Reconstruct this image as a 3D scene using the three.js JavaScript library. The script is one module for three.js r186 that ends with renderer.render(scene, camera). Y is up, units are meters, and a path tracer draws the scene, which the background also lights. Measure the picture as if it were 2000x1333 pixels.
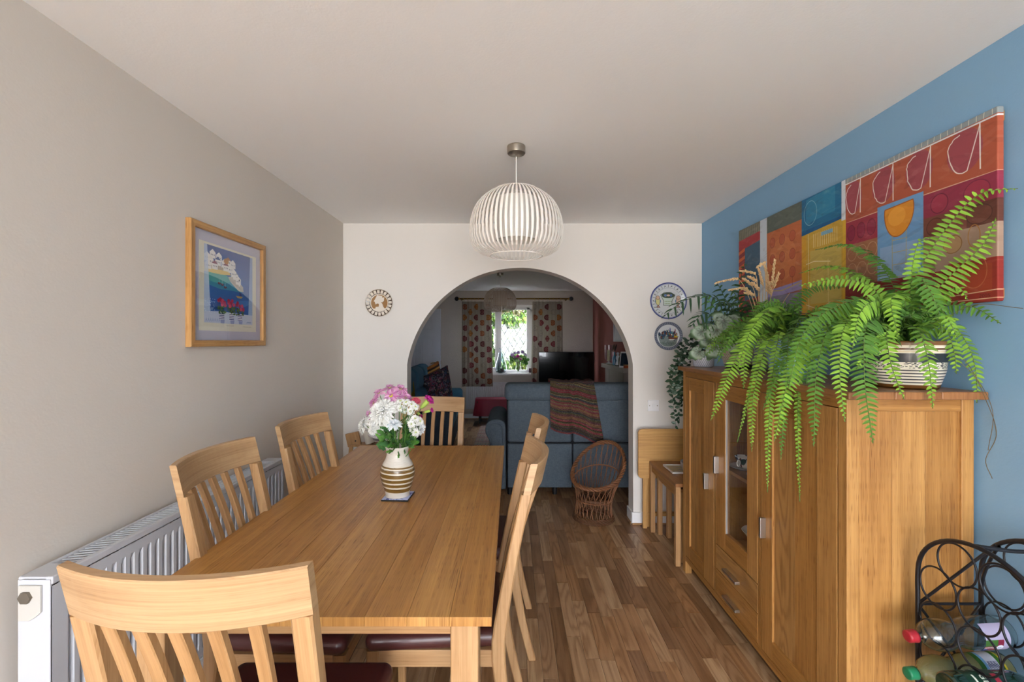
import * as THREE from 'three';
import { RoundedBoxGeometry } from 'three/addons/geometries/RoundedBoxGeometry.js';
import { mergeGeometries, mergeVertices } from 'three/addons/utils/BufferGeometryUtils.js';

// ---------------------------------------------------------------- camera, sky, sun, exposure
const scene = new THREE.Scene();
const EYE = 1.43, FOC = 889;                       // eye height (m); focal length in pixels of a 2000 x 1333 frame
const camera = new THREE.PerspectiveCamera(2 * Math.atan(666.5 / FOC) * 180 / Math.PI, 2000 / 1333, 0.05, 200);
camera.position.set(0, EYE, 0);
camera.lookAt(0, EYE, -1);
const renderer = new THREE.WebGLRenderer({ antialias: true });
renderer.toneMapping = THREE.LinearToneMapping;
renderer.toneMappingExposure = 16;
renderer.shadowMap.enabled = true;
scene.background = new THREE.Color().setRGB(0.94, 0.98, 1.06);      // bright hazy daylight, all round
const sunDir = new THREE.Vector3(0.75, 0.85, 0.0).normalize();
const sun = new THREE.DirectionalLight(0xfff1dc, 1.0);
sun.name = 'sun';
sun.position.copy(sunDir).multiplyScalar(30);
sun.castShadow = true;
Object.assign(sun.shadow.camera, { left: -16, right: 16, top: 16, bottom: -16, near: 1, far: 80 });
sun.shadow.mapSize.set(2048, 2048);
scene.add(sun);

// ---------------------------------------------------------------- helpers
let seed = 20240;
const rnd = () => { seed = (seed * 1664525 + 1013904223) >>> 0; return seed / 4294967296; };
const rr = (a, b) => a + (b - a) * rnd();
const V = (x, y, z) => new THREE.Vector3(x, y, z);
const at = (px, py, d) => V((px - 1000) / FOC * d, EYE - (py - 666) / FOC * d, -d);   // a point of the room, d metres ahead of the eye
const used = new Map();
function numbered(n) { const k = used.get(n) ?? 0; used.set(n, k + 1); return k ? n + '_' + String(k).padStart(3, '0') : n; }
function tag(o, label, category, group) { o.userData.label = label; o.userData.category = category; if (group) o.userData.group = group; return o; }
function lit(o) { o.castShadow = o.receiveShadow = true; return o; }
function thing(name, label, category, pos = [0, 0, 0], turn = 0, group) {
  const o = new THREE.Group(); o.name = numbered(name); o.position.set(...pos); o.rotation.y = turn; scene.add(o);
  return tag(o, label, category, group);
}
function part(name, geo, mat, parent, label) {
  const m = lit(new THREE.Mesh(Array.isArray(geo) ? merge(geo) : geo, mat)); m.name = name; if (label) m.userData.label = label;
  parent.add(m); return m;
}
function solo(name, geo, mat, label, category, group) { const m = part(numbered(name), geo, mat, scene); return tag(m, label, category, group); }
function struct(name, geo, mat, parent) {
  const m = part(parent ? name : numbered(name), geo, mat, parent ?? scene); if (!parent) m.userData.kind = 'structure'; return m;
}
function structGroup(name) { const g = new THREE.Group(); g.name = name; g.userData.kind = 'structure'; scene.add(g); return g; }
function copy(src, pos, turn, label, group) {
  const c = src.clone(); c.name = numbered(src.name.replace(/_\d{3}$/, '')); c.userData = { ...src.userData };
  c.position.set(...pos); c.rotation.set(0, turn, 0); if (label) c.userData.label = label; if (group) c.userData.group = group;
  scene.add(c); return c;
}
function merge(list) {
  const anyColor = list.some((g) => g.attributes.color);
  const l = list.map((g) => {
    g = g.index ? g.toNonIndexed() : g;
    for (const k of Object.keys(g.attributes)) if (!['position', 'normal', 'uv', 'color'].includes(k)) g.deleteAttribute(k);
    if (!g.attributes.uv) g.setAttribute('uv', new THREE.BufferAttribute(new Float32Array(g.attributes.position.count * 2), 2));
    if (!g.attributes.normal) g.computeVertexNormals();
    if (anyColor && !g.attributes.color) g.setAttribute('color', new THREE.BufferAttribute(new Float32Array(g.attributes.position.count * 3).fill(1), 3));
    return g;
  });
  return mergeGeometries(l, false);
}
// uv in metres; v runs along the grain axis
function boxUV(geo, grain = 'y', ou = 0, ov = 0) {
  const g = geo.index ? geo.toNonIndexed() : geo, p = g.attributes.position, uv = new Float32Array(p.count * 2);
  const gi = 'xyz'.indexOf(grain), a = V(0, 0, 0), b = V(0, 0, 0), c = V(0, 0, 0), n = V(0, 0, 0);
  for (let i = 0; i < p.count; i += 3) {
    a.fromBufferAttribute(p, i); b.fromBufferAttribute(p, i + 1); c.fromBufferAttribute(p, i + 2);
    n.copy(b).sub(a).cross(V(0, 0, 0).copy(c).sub(a));
    const m = [Math.abs(n.x), Math.abs(n.y), Math.abs(n.z)], dom = m.indexOf(Math.max(...m));
    const rest = [0, 1, 2].filter((k) => k !== dom), vi = rest.includes(gi) ? gi : rest[1], ui = rest.find((k) => k !== vi);
    [a, b, c].forEach((q, k) => { uv[(i + k) * 2] = q.getComponent(ui) + ou; uv[(i + k) * 2 + 1] = q.getComponent(vi) + ov; });
  }
  g.setAttribute('uv', new THREE.BufferAttribute(uv, 2)); return g;
}
function rbox(w, h, d, x = 0, y = 0, z = 0, r = 0.003, grain = 'y', seg = 1) {
  r = Math.min(r, w / 2.05, h / 2.05, d / 2.05);
  const g = new RoundedBoxGeometry(w, h, d, seg, r).translate(x, y, z);
  return boxUV(g, grain, rnd() * 3, rnd() * 3);
}
const span = (x0, x1, y0, y1, z0, z1, r, grain, seg) => rbox(Math.abs(x1 - x0), Math.abs(y1 - y0), Math.abs(z1 - z0), (x0 + x1) / 2, (y0 + y1) / 2, (z0 + z1) / 2, r, grain, seg);
const plain = (x0, x1, y0, y1, z0, z1) => boxUV(new THREE.BoxGeometry(Math.abs(x1 - x0), Math.abs(y1 - y0), Math.abs(z1 - z0)).translate((x0 + x1) / 2, (y0 + y1) / 2, (z0 + z1) / 2), 'y');
const cyl = (r0, r1, h, x, y, z, n = 24, open = false) => new THREE.CylinderGeometry(r1, r0, h, n, 1, open).translate(x, y, z);
const tube = (pts, r, n = 24, k = 6, closed = false) => new THREE.TubeGeometry(new THREE.CatmullRomCurve3(pts, closed), n, r, k, closed);
const rod = (a, b, r, k = 8) => { const d = b.clone().sub(a), g = new THREE.CylinderGeometry(r, r, d.length(), k); g.applyQuaternion(new THREE.Quaternion().setFromUnitVectors(V(0, 1, 0), d.normalize())); return g.translate((a.x + b.x) / 2, (a.y + b.y) / 2, (a.z + b.z) / 2); };
const lathe = (pts, n = 40) => new THREE.LatheGeometry(pts.map((p) => new THREE.Vector2(p[0], p[1])), n);
const ball = (r, x, y, z, w = 14, h = 10) => new THREE.SphereGeometry(r, w, h).translate(x, y, z);
// a bar swept through rings of four corners (each ring: [x, y, z, half width, half depth], width along x, depth along z)
function sweep(rings, bev = 0.25) {
  const pos = [], idx = [], sec = [[-1, -1 + bev], [-1 + bev, -1], [1 - bev, -1], [1, -1 + bev], [1, 1 - bev], [1 - bev, 1], [-1 + bev, 1], [-1, 1 - bev]], n = sec.length;
  const quad = (a, b, c, d) => { for (const q of [a, b, c, a, c, d]) pos.push(...q); };
  const R = rings.map(([x, y, z, w, d]) => { const m = Math.min(w, d) * bev; return sec.map(([s, t]) => [x + Math.sign(s) * (Math.abs(s) === 1 ? w : w - m), y, z + Math.sign(t) * (Math.abs(t) === 1 ? d : d - m)]); });
  for (let i = 0; i < R.length - 1; i++) for (let k = 0; k < n; k++) { const l = (k + 1) % n; quad(R[i][k], R[i + 1][k], R[i + 1][l], R[i][l]); }
  for (let k = 1; k < n - 1; k++) { pos.push(...R[0][0], ...R[0][k], ...R[0][k + 1]); const T = R[R.length - 1]; pos.push(...T[0], ...T[k + 1], ...T[k]); }
  const g = new THREE.BufferGeometry(); g.setAttribute('position', new THREE.Float32BufferAttribute(pos, 3)); g.computeVertexNormals();
  return g;
}
// grid surface f(u, v) -> [x, y, z]
function sheet(f, nu, nv, closedU = false) {
  const pos = [], uv = [], idx = [];
  for (let j = 0; j <= nv; j++) for (let i = 0; i <= nu; i++) { pos.push(...f(i / nu, j / nv)); uv.push(i / nu, j / nv); }
  for (let j = 0; j < nv; j++) for (let i = 0; i < nu; i++) { const a = j * (nu + 1) + i, b = a + 1, c = a + nu + 1, d = c + 1; idx.push(a, b, d, a, d, c); }
  const g = new THREE.BufferGeometry(); g.setAttribute('position', new THREE.Float32BufferAttribute(pos, 3)); g.setAttribute('uv', new THREE.Float32BufferAttribute(uv, 2)); g.setIndex(idx); g.computeVertexNormals();
  return g;
}
// periodic noise
const H = new Float32Array(65536); for (let i = 0; i < 65536; i++) H[i] = rnd();
function noise(x, y, px, py, s = 0) {
  const xi = Math.floor(x), yi = Math.floor(y), fx = x - xi, fy = y - yi, u = fx * fx * (3 - 2 * fx), v = fy * fy * (3 - 2 * fy);
  const h = (i, j) => H[((((i % px) + px) % px) * 374761 + (((j % py) + py) % py) * 66827 + s * 9973) & 65535];
  return (h(xi, yi) * (1 - u) + h(xi + 1, yi) * u) * (1 - v) + (h(xi, yi + 1) * (1 - u) + h(xi + 1, yi + 1) * u) * v;
}
function dataTex(w, h, f, color = true) {
  const d = new Uint8Array(w * h * 4);
  for (let j = 0; j < h; j++) for (let i = 0; i < w; i++) { const c = f(i / w, j / h), o = (j * w + i) * 4; for (let k = 0; k < 3; k++) d[o + k] = Math.max(0, Math.min(255, c[k] * 255)); d[o + 3] = 255; }
  const t = new THREE.DataTexture(d, w, h); t.wrapS = t.wrapT = THREE.RepeatWrapping; t.magFilter = THREE.LinearFilter; t.minFilter = THREE.LinearMipmapLinearFilter; t.generateMipmaps = true;
  if (color) t.colorSpace = THREE.SRGBColorSpace; t.needsUpdate = true; return t;
}
function canvasTex(w, h, draw, mirror) {
  const c = document.createElement('canvas'); c.width = w; c.height = h; draw(c.getContext('2d'), w, h);
  const t = new THREE.CanvasTexture(c); t.colorSpace = THREE.SRGBColorSpace; t.wrapS = t.wrapT = THREE.RepeatWrapping; t.anisotropy = 8; return t;
}
const scaled = (t, u, v) => { const c = t.clone(); c.repeat.set(1 / u, 1 / v); c.needsUpdate = true; return c; };
// wood: white-ish figure to be tinted; s seed, ring strength, streak strength, pore strength
function woodTex(s, ring, streak, pore, n = 9) {
  return dataTex(512, 1024, (u, v) => {
    const w = noise(u * 3, v * 2, 3, 2, s) * 0.7 + noise(u * 7, v * 3, 7, 3, s + 1) * 0.3;
    const r = 0.5 + 0.5 * Math.sin(2 * Math.PI * (w * n + noise(u * 24, v * 3, 24, 3, s + 2) * 0.35));
    const st = noise(u * 46, v * 3, 46, 3, s + 3) * 0.6 + noise(u * 150, v * 5, 150, 5, s + 4) * 0.4;
    const po = Math.max(0, noise(u * 230, v * 26, 230, 26, s + 5) - 0.66) * 3 * (0.4 + 0.6 * r);
    const k = Math.min(1, ring * Math.pow(r, 2.2) + streak * (1 - st) + pore * po);
    return [1 - 0.36 * k, 1 - 0.45 * k, 1 - 0.55 * k];
  });
}
const std = (o) => new THREE.MeshStandardMaterial({ roughness: 0.6, ...o });
const phys = (o) => new THREE.MeshPhysicalMaterial({ roughness: 0.5, ...o });
const hex = (h) => new THREE.Color(h);

// ---------------------------------------------------------------- materials
const woodA = woodTex(11, 0.14, 0.5, 0.6, 6), woodB = woodTex(31, 0.34, 0.3, 0.3, 6), woodC = woodTex(57, 0.12, 0.42, 0.2, 5);
const oakT = scaled(woodA, 0.34, 1.1), oakC = scaled(woodA, 0.3, 0.9), beech = scaled(woodC, 0.22, 0.7), floorT = scaled(woodB, 0.3, 1.0), oakB = scaled(woodB, 0.3, 0.9);
const M = {
  wallCream: std({ color: hex('#e6e2dc'), roughness: 0.92 }), wallGrey: std({ color: hex('#d6cdc2'), roughness: 0.92 }), wallBlue: std({ color: hex('#86b0d2'), roughness: 0.9 }),
  ceiling: std({ color: hex('#f8f8f8'), roughness: 0.95 }), white: std({ color: hex('#f1f1f2'), roughness: 0.35 }), terracotta: std({ color: hex('#9a5c54'), roughness: 0.9 }),
  beech: [0, 1, 2].map((i) => std({ map: beech, color: hex(['#c7a073', '#c19869', '#cca97f'][i]), roughness: 0.42 })),
  table: [0, 1, 2, 3].map((i) => std({ map: oakT, color: hex(['#c6924f', '#be8a48', '#cd9b58', '#c28e4d'][i]), roughness: 0.38 })),
  oak: [0, 1, 2].map((i) => std({ map: oakC, color: hex(['#c08e4f', '#b88748', '#c79758'][i]), roughness: 0.45 })),
  oakFig: std({ map: oakB, color: hex('#bd9056'), roughness: 0.45 }), oakTop: std({ map: oakC, color: hex('#a8764a'), roughness: 0.35 }),
  floor: ['#b08c69', '#a07a58', '#c4a07a', '#94704f', '#b98f66', '#cdac86'].map((c) => std({ map: floorT, color: hex(c), roughness: 0.34 })),
  leather: phys({ color: hex('#4a2322'), roughness: 0.38, clearcoat: 0.15 }), chrome: std({ color: hex('#c9c9c9'), metalness: 1, roughness: 0.28 }), steel: std({ color: hex('#b5ada0'), metalness: 1, roughness: 0.35 }),
  black: std({ color: hex('#16171a'), roughness: 0.45 }), iron: std({ color: hex('#23242a'), roughness: 0.4, metalness: 0.4 }), brass: std({ color: hex('#b08a3e'), metalness: 1, roughness: 0.3 }),
  glass: phys({ color: 0xffffff, roughness: 0.02, transmission: 1, thickness: 0, ior: 1.5 }),
};
// plaster: fine roller stipple
const stipple = dataTex(256, 256, (u, v) => { const k = noise(u * 64, v * 64, 64, 64, 3) * 0.6 + noise(u * 128, v * 128, 128, 128, 4) * 0.4; return [k, k, k]; }, false);
for (const m of [M.wallCream, M.wallGrey, M.wallBlue, M.ceiling, M.terracotta]) { m.bumpMap = scaled(stipple, 0.35, 0.35); m.bumpScale = 0.00025; }
M.wallpaper = std({ color: hex('#c9c2ba'), roughness: 0.95, bumpMap: scaled(stipple, 0.6, 0.6), bumpScale: 0.003 });

// ---------------------------------------------------------------- the setting
const XL = -1.32, XR = 1.485, CEIL = 2.35, ZA = -3.56, ZB = -3.70, ZF = -8.35, ZN = 2.8, XLL = -2.0;
{
  const floor = struct('floor', plain(-2.3, 1.8, -0.15, -0.008, ZN + 0.3, ZF - 0.3), std({ color: hex('#4a3524'), roughness: 0.8 }));
  const W = 0.066, parts = [], rest = [[], [], [], [], [], []];
  const strip = (x, z0, z1) => {
    const t = 0.008, b = 0.0012, g = 0.0003, x0 = x + g, x1 = x + W - g, a = z0 - g, c = z1 + g, P = [];
    const q = (A, B, C, D) => P.push(...A, ...B, ...C, ...A, ...C, ...D);
    const o = [[x0, -b, a], [x1, -b, a], [x1, -b, c], [x0, -b, c]], i = [[x0 + b, 0, a - b], [x1 - b, 0, a - b], [x1 - b, 0, c + b], [x0 + b, 0, c + b]], l = o.map((p) => [p[0], -t, p[2]]);
    q(...i); for (let k = 0; k < 4; k++) { const m = (k + 1) % 4; q(o[k], o[m], i[m], i[k]); q(l[k], l[m], o[m], o[k]); }
    const geo = new THREE.BufferGeometry(); geo.setAttribute('position', new THREE.Float32BufferAttribute(P, 3)); geo.computeVertexNormals();
    return boxUV(geo, 'z', rnd() * 5, rnd() * 5);
  };
  let col = 0;
  for (let x = -1.98; x < XR + 0.3 - W; x += W, col++) {
    let z = ZN - (col % 3 === 0 ? 0.02 : rnd() * 0.4);
    while (z > ZF + 0.02) {
      const len = rr(0.3, 0.56), z1 = Math.max(ZF, z - len), mi = Math.floor(rnd() * 6), geo = strip(x, z, z1);
      const seen = x > -0.22 && x < 1.14 && z1 < -1.45 && z > -4.9;
      if (x + W < XL - 0.1 && z1 > ZB) { z = z1; continue; }
      if (seen) parts.push([geo, mi]); else rest[mi].push(geo);
      z = z1;
    }
  }
  for (const [geo, mi] of parts) part('plank', geo, M.floor[mi], floor);
  rest.forEach((l, mi) => { if (l.length) part('plank_field', l, M.floor[mi], floor).userData.kind = 'stuff'; });

  struct('ceiling', plain(-2.3, 1.8, CEIL, CEIL + 0.3, ZN + 0.3, ZF - 0.3), M.ceiling);
  struct('wall_left', plain(XL - 0.15, XL, -0.01, CEIL, ZN, ZA), M.wallGrey);
  struct('wall_right', plain(XR, XR + 0.3, -0.01, CEIL, ZN, ZA), M.wallBlue);
  struct('wall_far_right', plain(XR, XR + 0.3, -0.01, CEIL, ZB, ZF), M.terracotta);
  struct('wall_far_left', plain(XLL - 0.3, XLL, -0.01, CEIL, ZB, ZF), M.wallpaper);
  const holed = (x0, x1, hole, z0, depth) => {
    const s = new THREE.Shape(); s.moveTo(x0, -0.01); s.lineTo(x1, -0.01); s.lineTo(x1, CEIL); s.lineTo(x0, CEIL); s.closePath(); s.holes.push(hole);
    return boxUV(new THREE.ExtrudeGeometry(s, { depth, bevelEnabled: false, curveSegments: 64 }).translate(0, 0, z0), 'y');
  };
  const AX = 0.0625, AR = 0.893, AY = 1.11, as = new THREE.Shape();
  as.moveTo(XLL - 0.3, -0.01); as.lineTo(-0.82, -0.01); as.lineTo(-0.82, AY + 0.125); as.absarc(AX, AY, AR, Math.PI - 0.15, 0.15, true); as.lineTo(0.948, -0.01); as.lineTo(XR + 0.3, -0.01); as.lineTo(XR + 0.3, CEIL); as.lineTo(XLL - 0.3, CEIL); as.closePath();
  struct('wall_middle', boxUV(new THREE.ExtrudeGeometry(as, { depth: ZA - ZB, bevelEnabled: false, curveSegments: 64 }).translate(0, 0, ZB), 'y'), M.wallCream);
  const win = new THREE.Path(); win.moveTo(-0.86, 0.81); win.lineTo(0.93, 0.81); win.lineTo(0.93, 2.105); win.lineTo(-0.86, 2.105); win.closePath();
  struct('wall_far', holed(XLL - 0.3, XR + 0.3, win, ZF - 0.3, 0.3), M.wallpaper);
  const door = new THREE.Path(); door.moveTo(-1.2, 0); door.lineTo(1.4, 0); door.lineTo(1.4, 2.2); door.lineTo(-1.2, 2.2); door.closePath();
  struct('wall_near', holed(XLL - 0.3, XR + 0.3, door, ZN, 0.3), M.wallCream);

  // skirting boards: board with a chamfered top, and a thin wooden bead at the floor
  const bead = M.floor[4];
  const skirtX = (name, x0, x1, z, s) => { const o = struct(name, span(x0, x1, 0, 0.095, z, z + s * 0.015, 0.004, 'x'), M.white); part('floor_bead', span(x0, x1, 0, 0.014, z + s * 0.015, z + s * 0.027, 0.004, 'x'), bead, o); };
  const skirtZ = (name, z0, z1, x, s) => { const o = struct(name, span(x, x + s * 0.015, 0, 0.095, z0, z1, 0.004, 'z'), M.white); part('floor_bead', span(x + s * 0.015, x + s * 0.027, 0, 0.014, z0, z1, 0.004, 'z'), bead, o); };
  skirtZ('baseboard_left', ZN, ZA, XL, 1); skirtZ('baseboard_right', ZN, ZA, XR, -1);
  skirtX('baseboard_middle_left', XL, -0.82, ZA, 1); skirtX('baseboard_middle_right', 0.934, XR, ZA, 1);
  skirtZ('baseboard_arch_right', ZA, ZB, 0.948, -1); skirtZ('baseboard_arch_left', ZA, ZB, -0.82, 1);
  skirtX('baseboard_far', XLL, XR, ZF, 1); skirtZ('baseboard_far_right', ZB, ZF, XR, -1);

  // window: white casements, three lights, leaded diamonds
  const wz = -8.5, wg = structGroup('window_1'), zf = wz - 0.035, zn = wz + 0.035;
  const X0 = -0.86, X1 = 0.93, Y0 = 0.86, Y1 = 2.06;
  part('window_frame', [span(X0, X1, Y1 - 0.05, 2.105, zf, zn, 0.006), span(X0, X1, 0.81, Y0 + 0.03, zf, zn, 0.006), span(X0, X0 + 0.06, Y0, Y1, zf, zn, 0.006), span(X1 - 0.06, X1, Y0, Y1, zf, zn, 0.006), span(-0.265, -0.2, Y0, Y1, zf, zn, 0.006), span(0.275, 0.34, Y0, Y1, zf, zn, 0.006)], M.white, wg);
  for (const [a, b] of [[-0.8, -0.265], [0.34, 0.87]]) {
    part('casement', [span(a, b, Y1 - 0.1, Y1 - 0.05, wz - 0.02, wz + 0.045, 0.006), span(a, b, Y0 + 0.03, Y0 + 0.08, wz - 0.02, wz + 0.045, 0.006), span(a, a + 0.05, Y0 + 0.03, Y1 - 0.05, wz - 0.02, wz + 0.045, 0.006), span(b - 0.05, b, Y0 + 0.03, Y1 - 0.05, wz - 0.02, wz + 0.045, 0.006)], M.white, wg);
  }
  const lead = std({ color: hex('#4d4f52'), roughness: 0.5, metalness: 0.5 });
  for (const [a, b] of [[-0.75, -0.315], [-0.2, 0.275], [0.39, 0.82]]) {
    const y0 = Y0 + 0.04, y1 = Y1 - 0.06, g = [], pw = 0.118, ph = 0.19;
    part('pane', plain(a, b, y0, y1, wz - 0.002, wz + 0.002), M.glass, wg);
    for (const s of [1, -1]) for (let k = -12; k < 24; k++) {          // clipped diagonals
      const f = (x) => y0 + s * (x - a) * ph / pw + k * ph; let xa = a, xb = b;
      const inv = (y) => a + (y - y0 - k * ph) * pw / (ph * s);
      const lo = Math.min(inv(y0), inv(y1)), hi = Math.max(inv(y0), inv(y1)); xa = Math.max(xa, lo); xb = Math.min(xb, hi);
      if (xb - xa > 0.005) g.push(rod(V(xa, f(xa), wz + 0.003), V(xb, f(xb), wz + 0.003), 0.0034, 5));
    }
    part('lead_lattice', g, lead, wg);
  }
  for (const x of [-0.29, 0.365]) part('window_handle', [span(x - 0.009, x + 0.009, 1.36, 1.5, wz + 0.045, wz + 0.058, 0.004), span(x - 0.008, x + 0.008, 1.43, 1.53, wz + 0.07, wz + 0.085, 0.005), rod(V(x, 1.44, wz + 0.05), V(x, 1.44, wz + 0.075), 0.007)], M.white, wg);
  struct('window_sill', span(X0 - 0.03, X1 + 0.03, 0.805, 0.84, wz + 0.03, ZF + 0.045, 0.008, 'x'), M.white, wg);

  // garden ground and terrace
  const gravel = dataTex(256, 256, (u, v) => { const k = noise(u * 90, v * 90, 90, 90, 7) * 0.6 + noise(u * 11, v * 11, 11, 11, 8) * 0.4; return [0.38 + 0.16 * k, 0.39 + 0.16 * k, 0.41 + 0.16 * k]; });
  struct('driveway', plain(-25, 25, -0.4, -0.16, -30, ZF - 0.3), std({ map: scaled(gravel, 2, 2), roughness: 1 }));
  struct('terrace', plain(-12, 12, -0.4, -0.16, ZN + 0.3, 20), std({ color: hex('#cfc4b4'), roughness: 0.9 }));
}

// ---------------------------------------------------------------- dining table
{
  const t = thing('dining_table', 'long oak dining table with a plank top and square legs', 'table', [-0.52, 0, -2.04]);
  const L = 0.92, Wd = 0.47, top = 0.75, n = 9, w = 2 * Wd / n;
  for (let i = 0; i < n; i++) part('top_plank', span(-Wd + i * w + 0.0002, -Wd + (i + 1) * w - 0.0002, top - 0.0235, top, -L, L, 0.0008, 'z'), M.table[[0, 1, 3, 0, 2, 1, 3, 2, 0][i]], t);
  const ax = Wd - 0.035, az = L - 0.035;
  for (const s of [-1, 1]) {
    part('apron', span(-ax + 0.06, ax - 0.06, top - 0.072, top - 0.0237, s * (az - 0.012), s * (az - 0.034), 0.002, 'x'), M.beech[1], t);
    part('apron', span(s * (ax - 0.012), s * (ax - 0.034), top - 0.072, top - 0.0237, -az + 0.06, az - 0.06, 0.002, 'z'), M.beech[1], t);
    for (const q of [-1, 1]) part('leg', span(s * ax, s * (ax - 0.072), 0, top - 0.0237, q * az, q * (az - 0.072), 0.004, 'y'), M.beech[0], t);
  }
}

// ---------------------------------------------------------------- dining chairs (sitter looks along +z)
const backZ = (y) => y < 0.45 ? -0.2 - 0.085 * Math.pow((0.45 - y) / 0.45, 1.5) : -0.2 - 0.115 * Math.pow((y - 0.45) / 0.59, 1.25);
function makeChair(label) {
  const t = thing('dining_chair', label, 'chair'), hw = 0.2175, topY = 1.04, cr = 0.1;
  const bulge = (x) => 0.052 * (1 - (x / hw) ** 2);
  for (const s of [-1, 1]) {
    const rings = []; for (let i = 0; i <= 16; i++) { const y = (topY - cr) * i / 16; rings.push([s * (hw - 0.021), y, backZ(y), 0.02, 0.017 + 0.005 * Math.exp(-(((y - 0.45) / 0.2) ** 2))]); }
    part('back_post', boxUV(sweep(rings), 'y', rnd(), rnd()), M.beech[0], t);
  }
  {                                                                     // curved crest rail
    const N = 20, pos = [], y0 = topY - cr, th = 0.0115, b = 0.0025;
    const sec = (x) => { const z0 = backZ(y0 + 0.004) - bulge(x), z1 = backZ(topY) - bulge(x); return [[y0, z0 + th - b], [y0, z0 - th + b], [y0 + b, z0 - th], [topY - b, z1 - th], [topY, z1 - th + b], [topY, z1 + th - b], [topY - b, z1 + th], [y0 + b, z0 + th]].map(([y, z]) => [x, y, z]); };
    const S = []; for (let i = 0; i <= N; i++) S.push(sec(-hw + 2 * hw * i / N));
    const q = (A, B, C, D) => pos.push(...A, ...B, ...C, ...A, ...C, ...D);
    for (let i = 0; i < N; i++) for (let k = 0; k < 8; k++) { const l = (k + 1) % 8; q(S[i][k], S[i][l], S[i + 1][l], S[i + 1][k]); }
    for (let k = 1; k < 7; k++) { pos.push(...S[0][0], ...S[0][k + 1], ...S[0][k]); pos.push(...S[N][0], ...S[N][k], ...S[N][k + 1]); }
    let g = new THREE.BufferGeometry(); g.setAttribute('position', new THREE.Float32BufferAttribute(pos, 3)); g.computeVertexNormals();
    part('crest_rail', boxUV(g, 'x', rnd(), rnd()), M.beech[2], t);
  }
  for (let i = 0; i < 5; i++) {
    const x = (i - 2) * 0.0635, rings = [];
    for (let k = 0; k <= 12; k++) { const y = 0.43 + (topY - cr - 0.43) * k / 12, f = k / 12; rings.push([x * (0.9 + 0.1 * f), y, backZ(y) - bulge(x) * f * f * 0.92, 0.0125, 0.009]); }
    part('slat', boxUV(sweep(rings), 'y', rnd(), rnd()), M.beech[1], t);
  }
  for (const s of [-1, 1]) {
    part('leg', boxUV(sweep([[s * 0.19, 0, 0.2, 0.014, 0.014], [s * 0.19, 0.2, 0.2, 0.018, 0.018], [s * 0.19, 0.44, 0.2, 0.021, 0.021]]), 'y'), M.beech[1], t);
    part('seat_rail', span(s * 0.203, s * 0.183, 0.385, 0.44, -0.19, 0.19, 0.002, 'z'), M.beech[0], t);
    part('seat_rail', span(-0.182, 0.182, 0.385, 0.44, s > 0 ? 0.212 : -0.2, s > 0 ? 0.192 : -0.185, 0.002, 'x'), M.beech[1], t);
  }
  {                                                                     // padded leather seat, wider at the front
    const g = new RoundedBoxGeometry(0.43, 0.055, 0.43, 6, 0.026), p = g.attributes.position;
    for (let i = 0; i < p.count; i++) { const x = p.getX(i), z = p.getZ(i), y = p.getY(i), f = 1 + 0.07 * (z / 0.215); p.setX(i, x * f); if (y > 0) p.setY(i, y + 0.012 * (1 - (x / 0.23) ** 2) * (1 - (z / 0.23) ** 2)); if (z > 0) p.setZ(i, z + 0.018 * (1 - (x / 0.215) ** 2)); }
    g.computeVertexNormals(); part('seat', g.translate(0, 0.468, 0.005), M.leather, t);
  }
  return t;
}
{
  const set = 'dining chairs round the oak table', c = makeChair('slat-backed beech dining chair nearest the camera, pulled out from the table end');
  c.userData.group = set; c.position.set(-0.572, 0, -1.115); c.rotation.y = Math.PI;
  const q = Math.PI / 2;
  copy(c, [-0.745, 0, -1.64], q, 'slat-backed beech dining chair on the radiator side, nearer the camera');
  copy(c, [-0.735, 0, -2.26], q - 0.1, 'slat-backed beech dining chair on the radiator side, nearer the arch');
  copy(c, [-0.245, 0, -1.66], -q, 'slat-backed beech dining chair on the sideboard side of the table, nearer the camera');
  copy(c, [-0.195, 0, -2.25], -q, 'slat-backed beech dining chair on the sideboard side of the table, nearer the arch');
  copy(c, [-0.545, 0, -2.835], 0, 'slat-backed beech dining chair at the far head of the table, behind the flowers');
}

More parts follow.
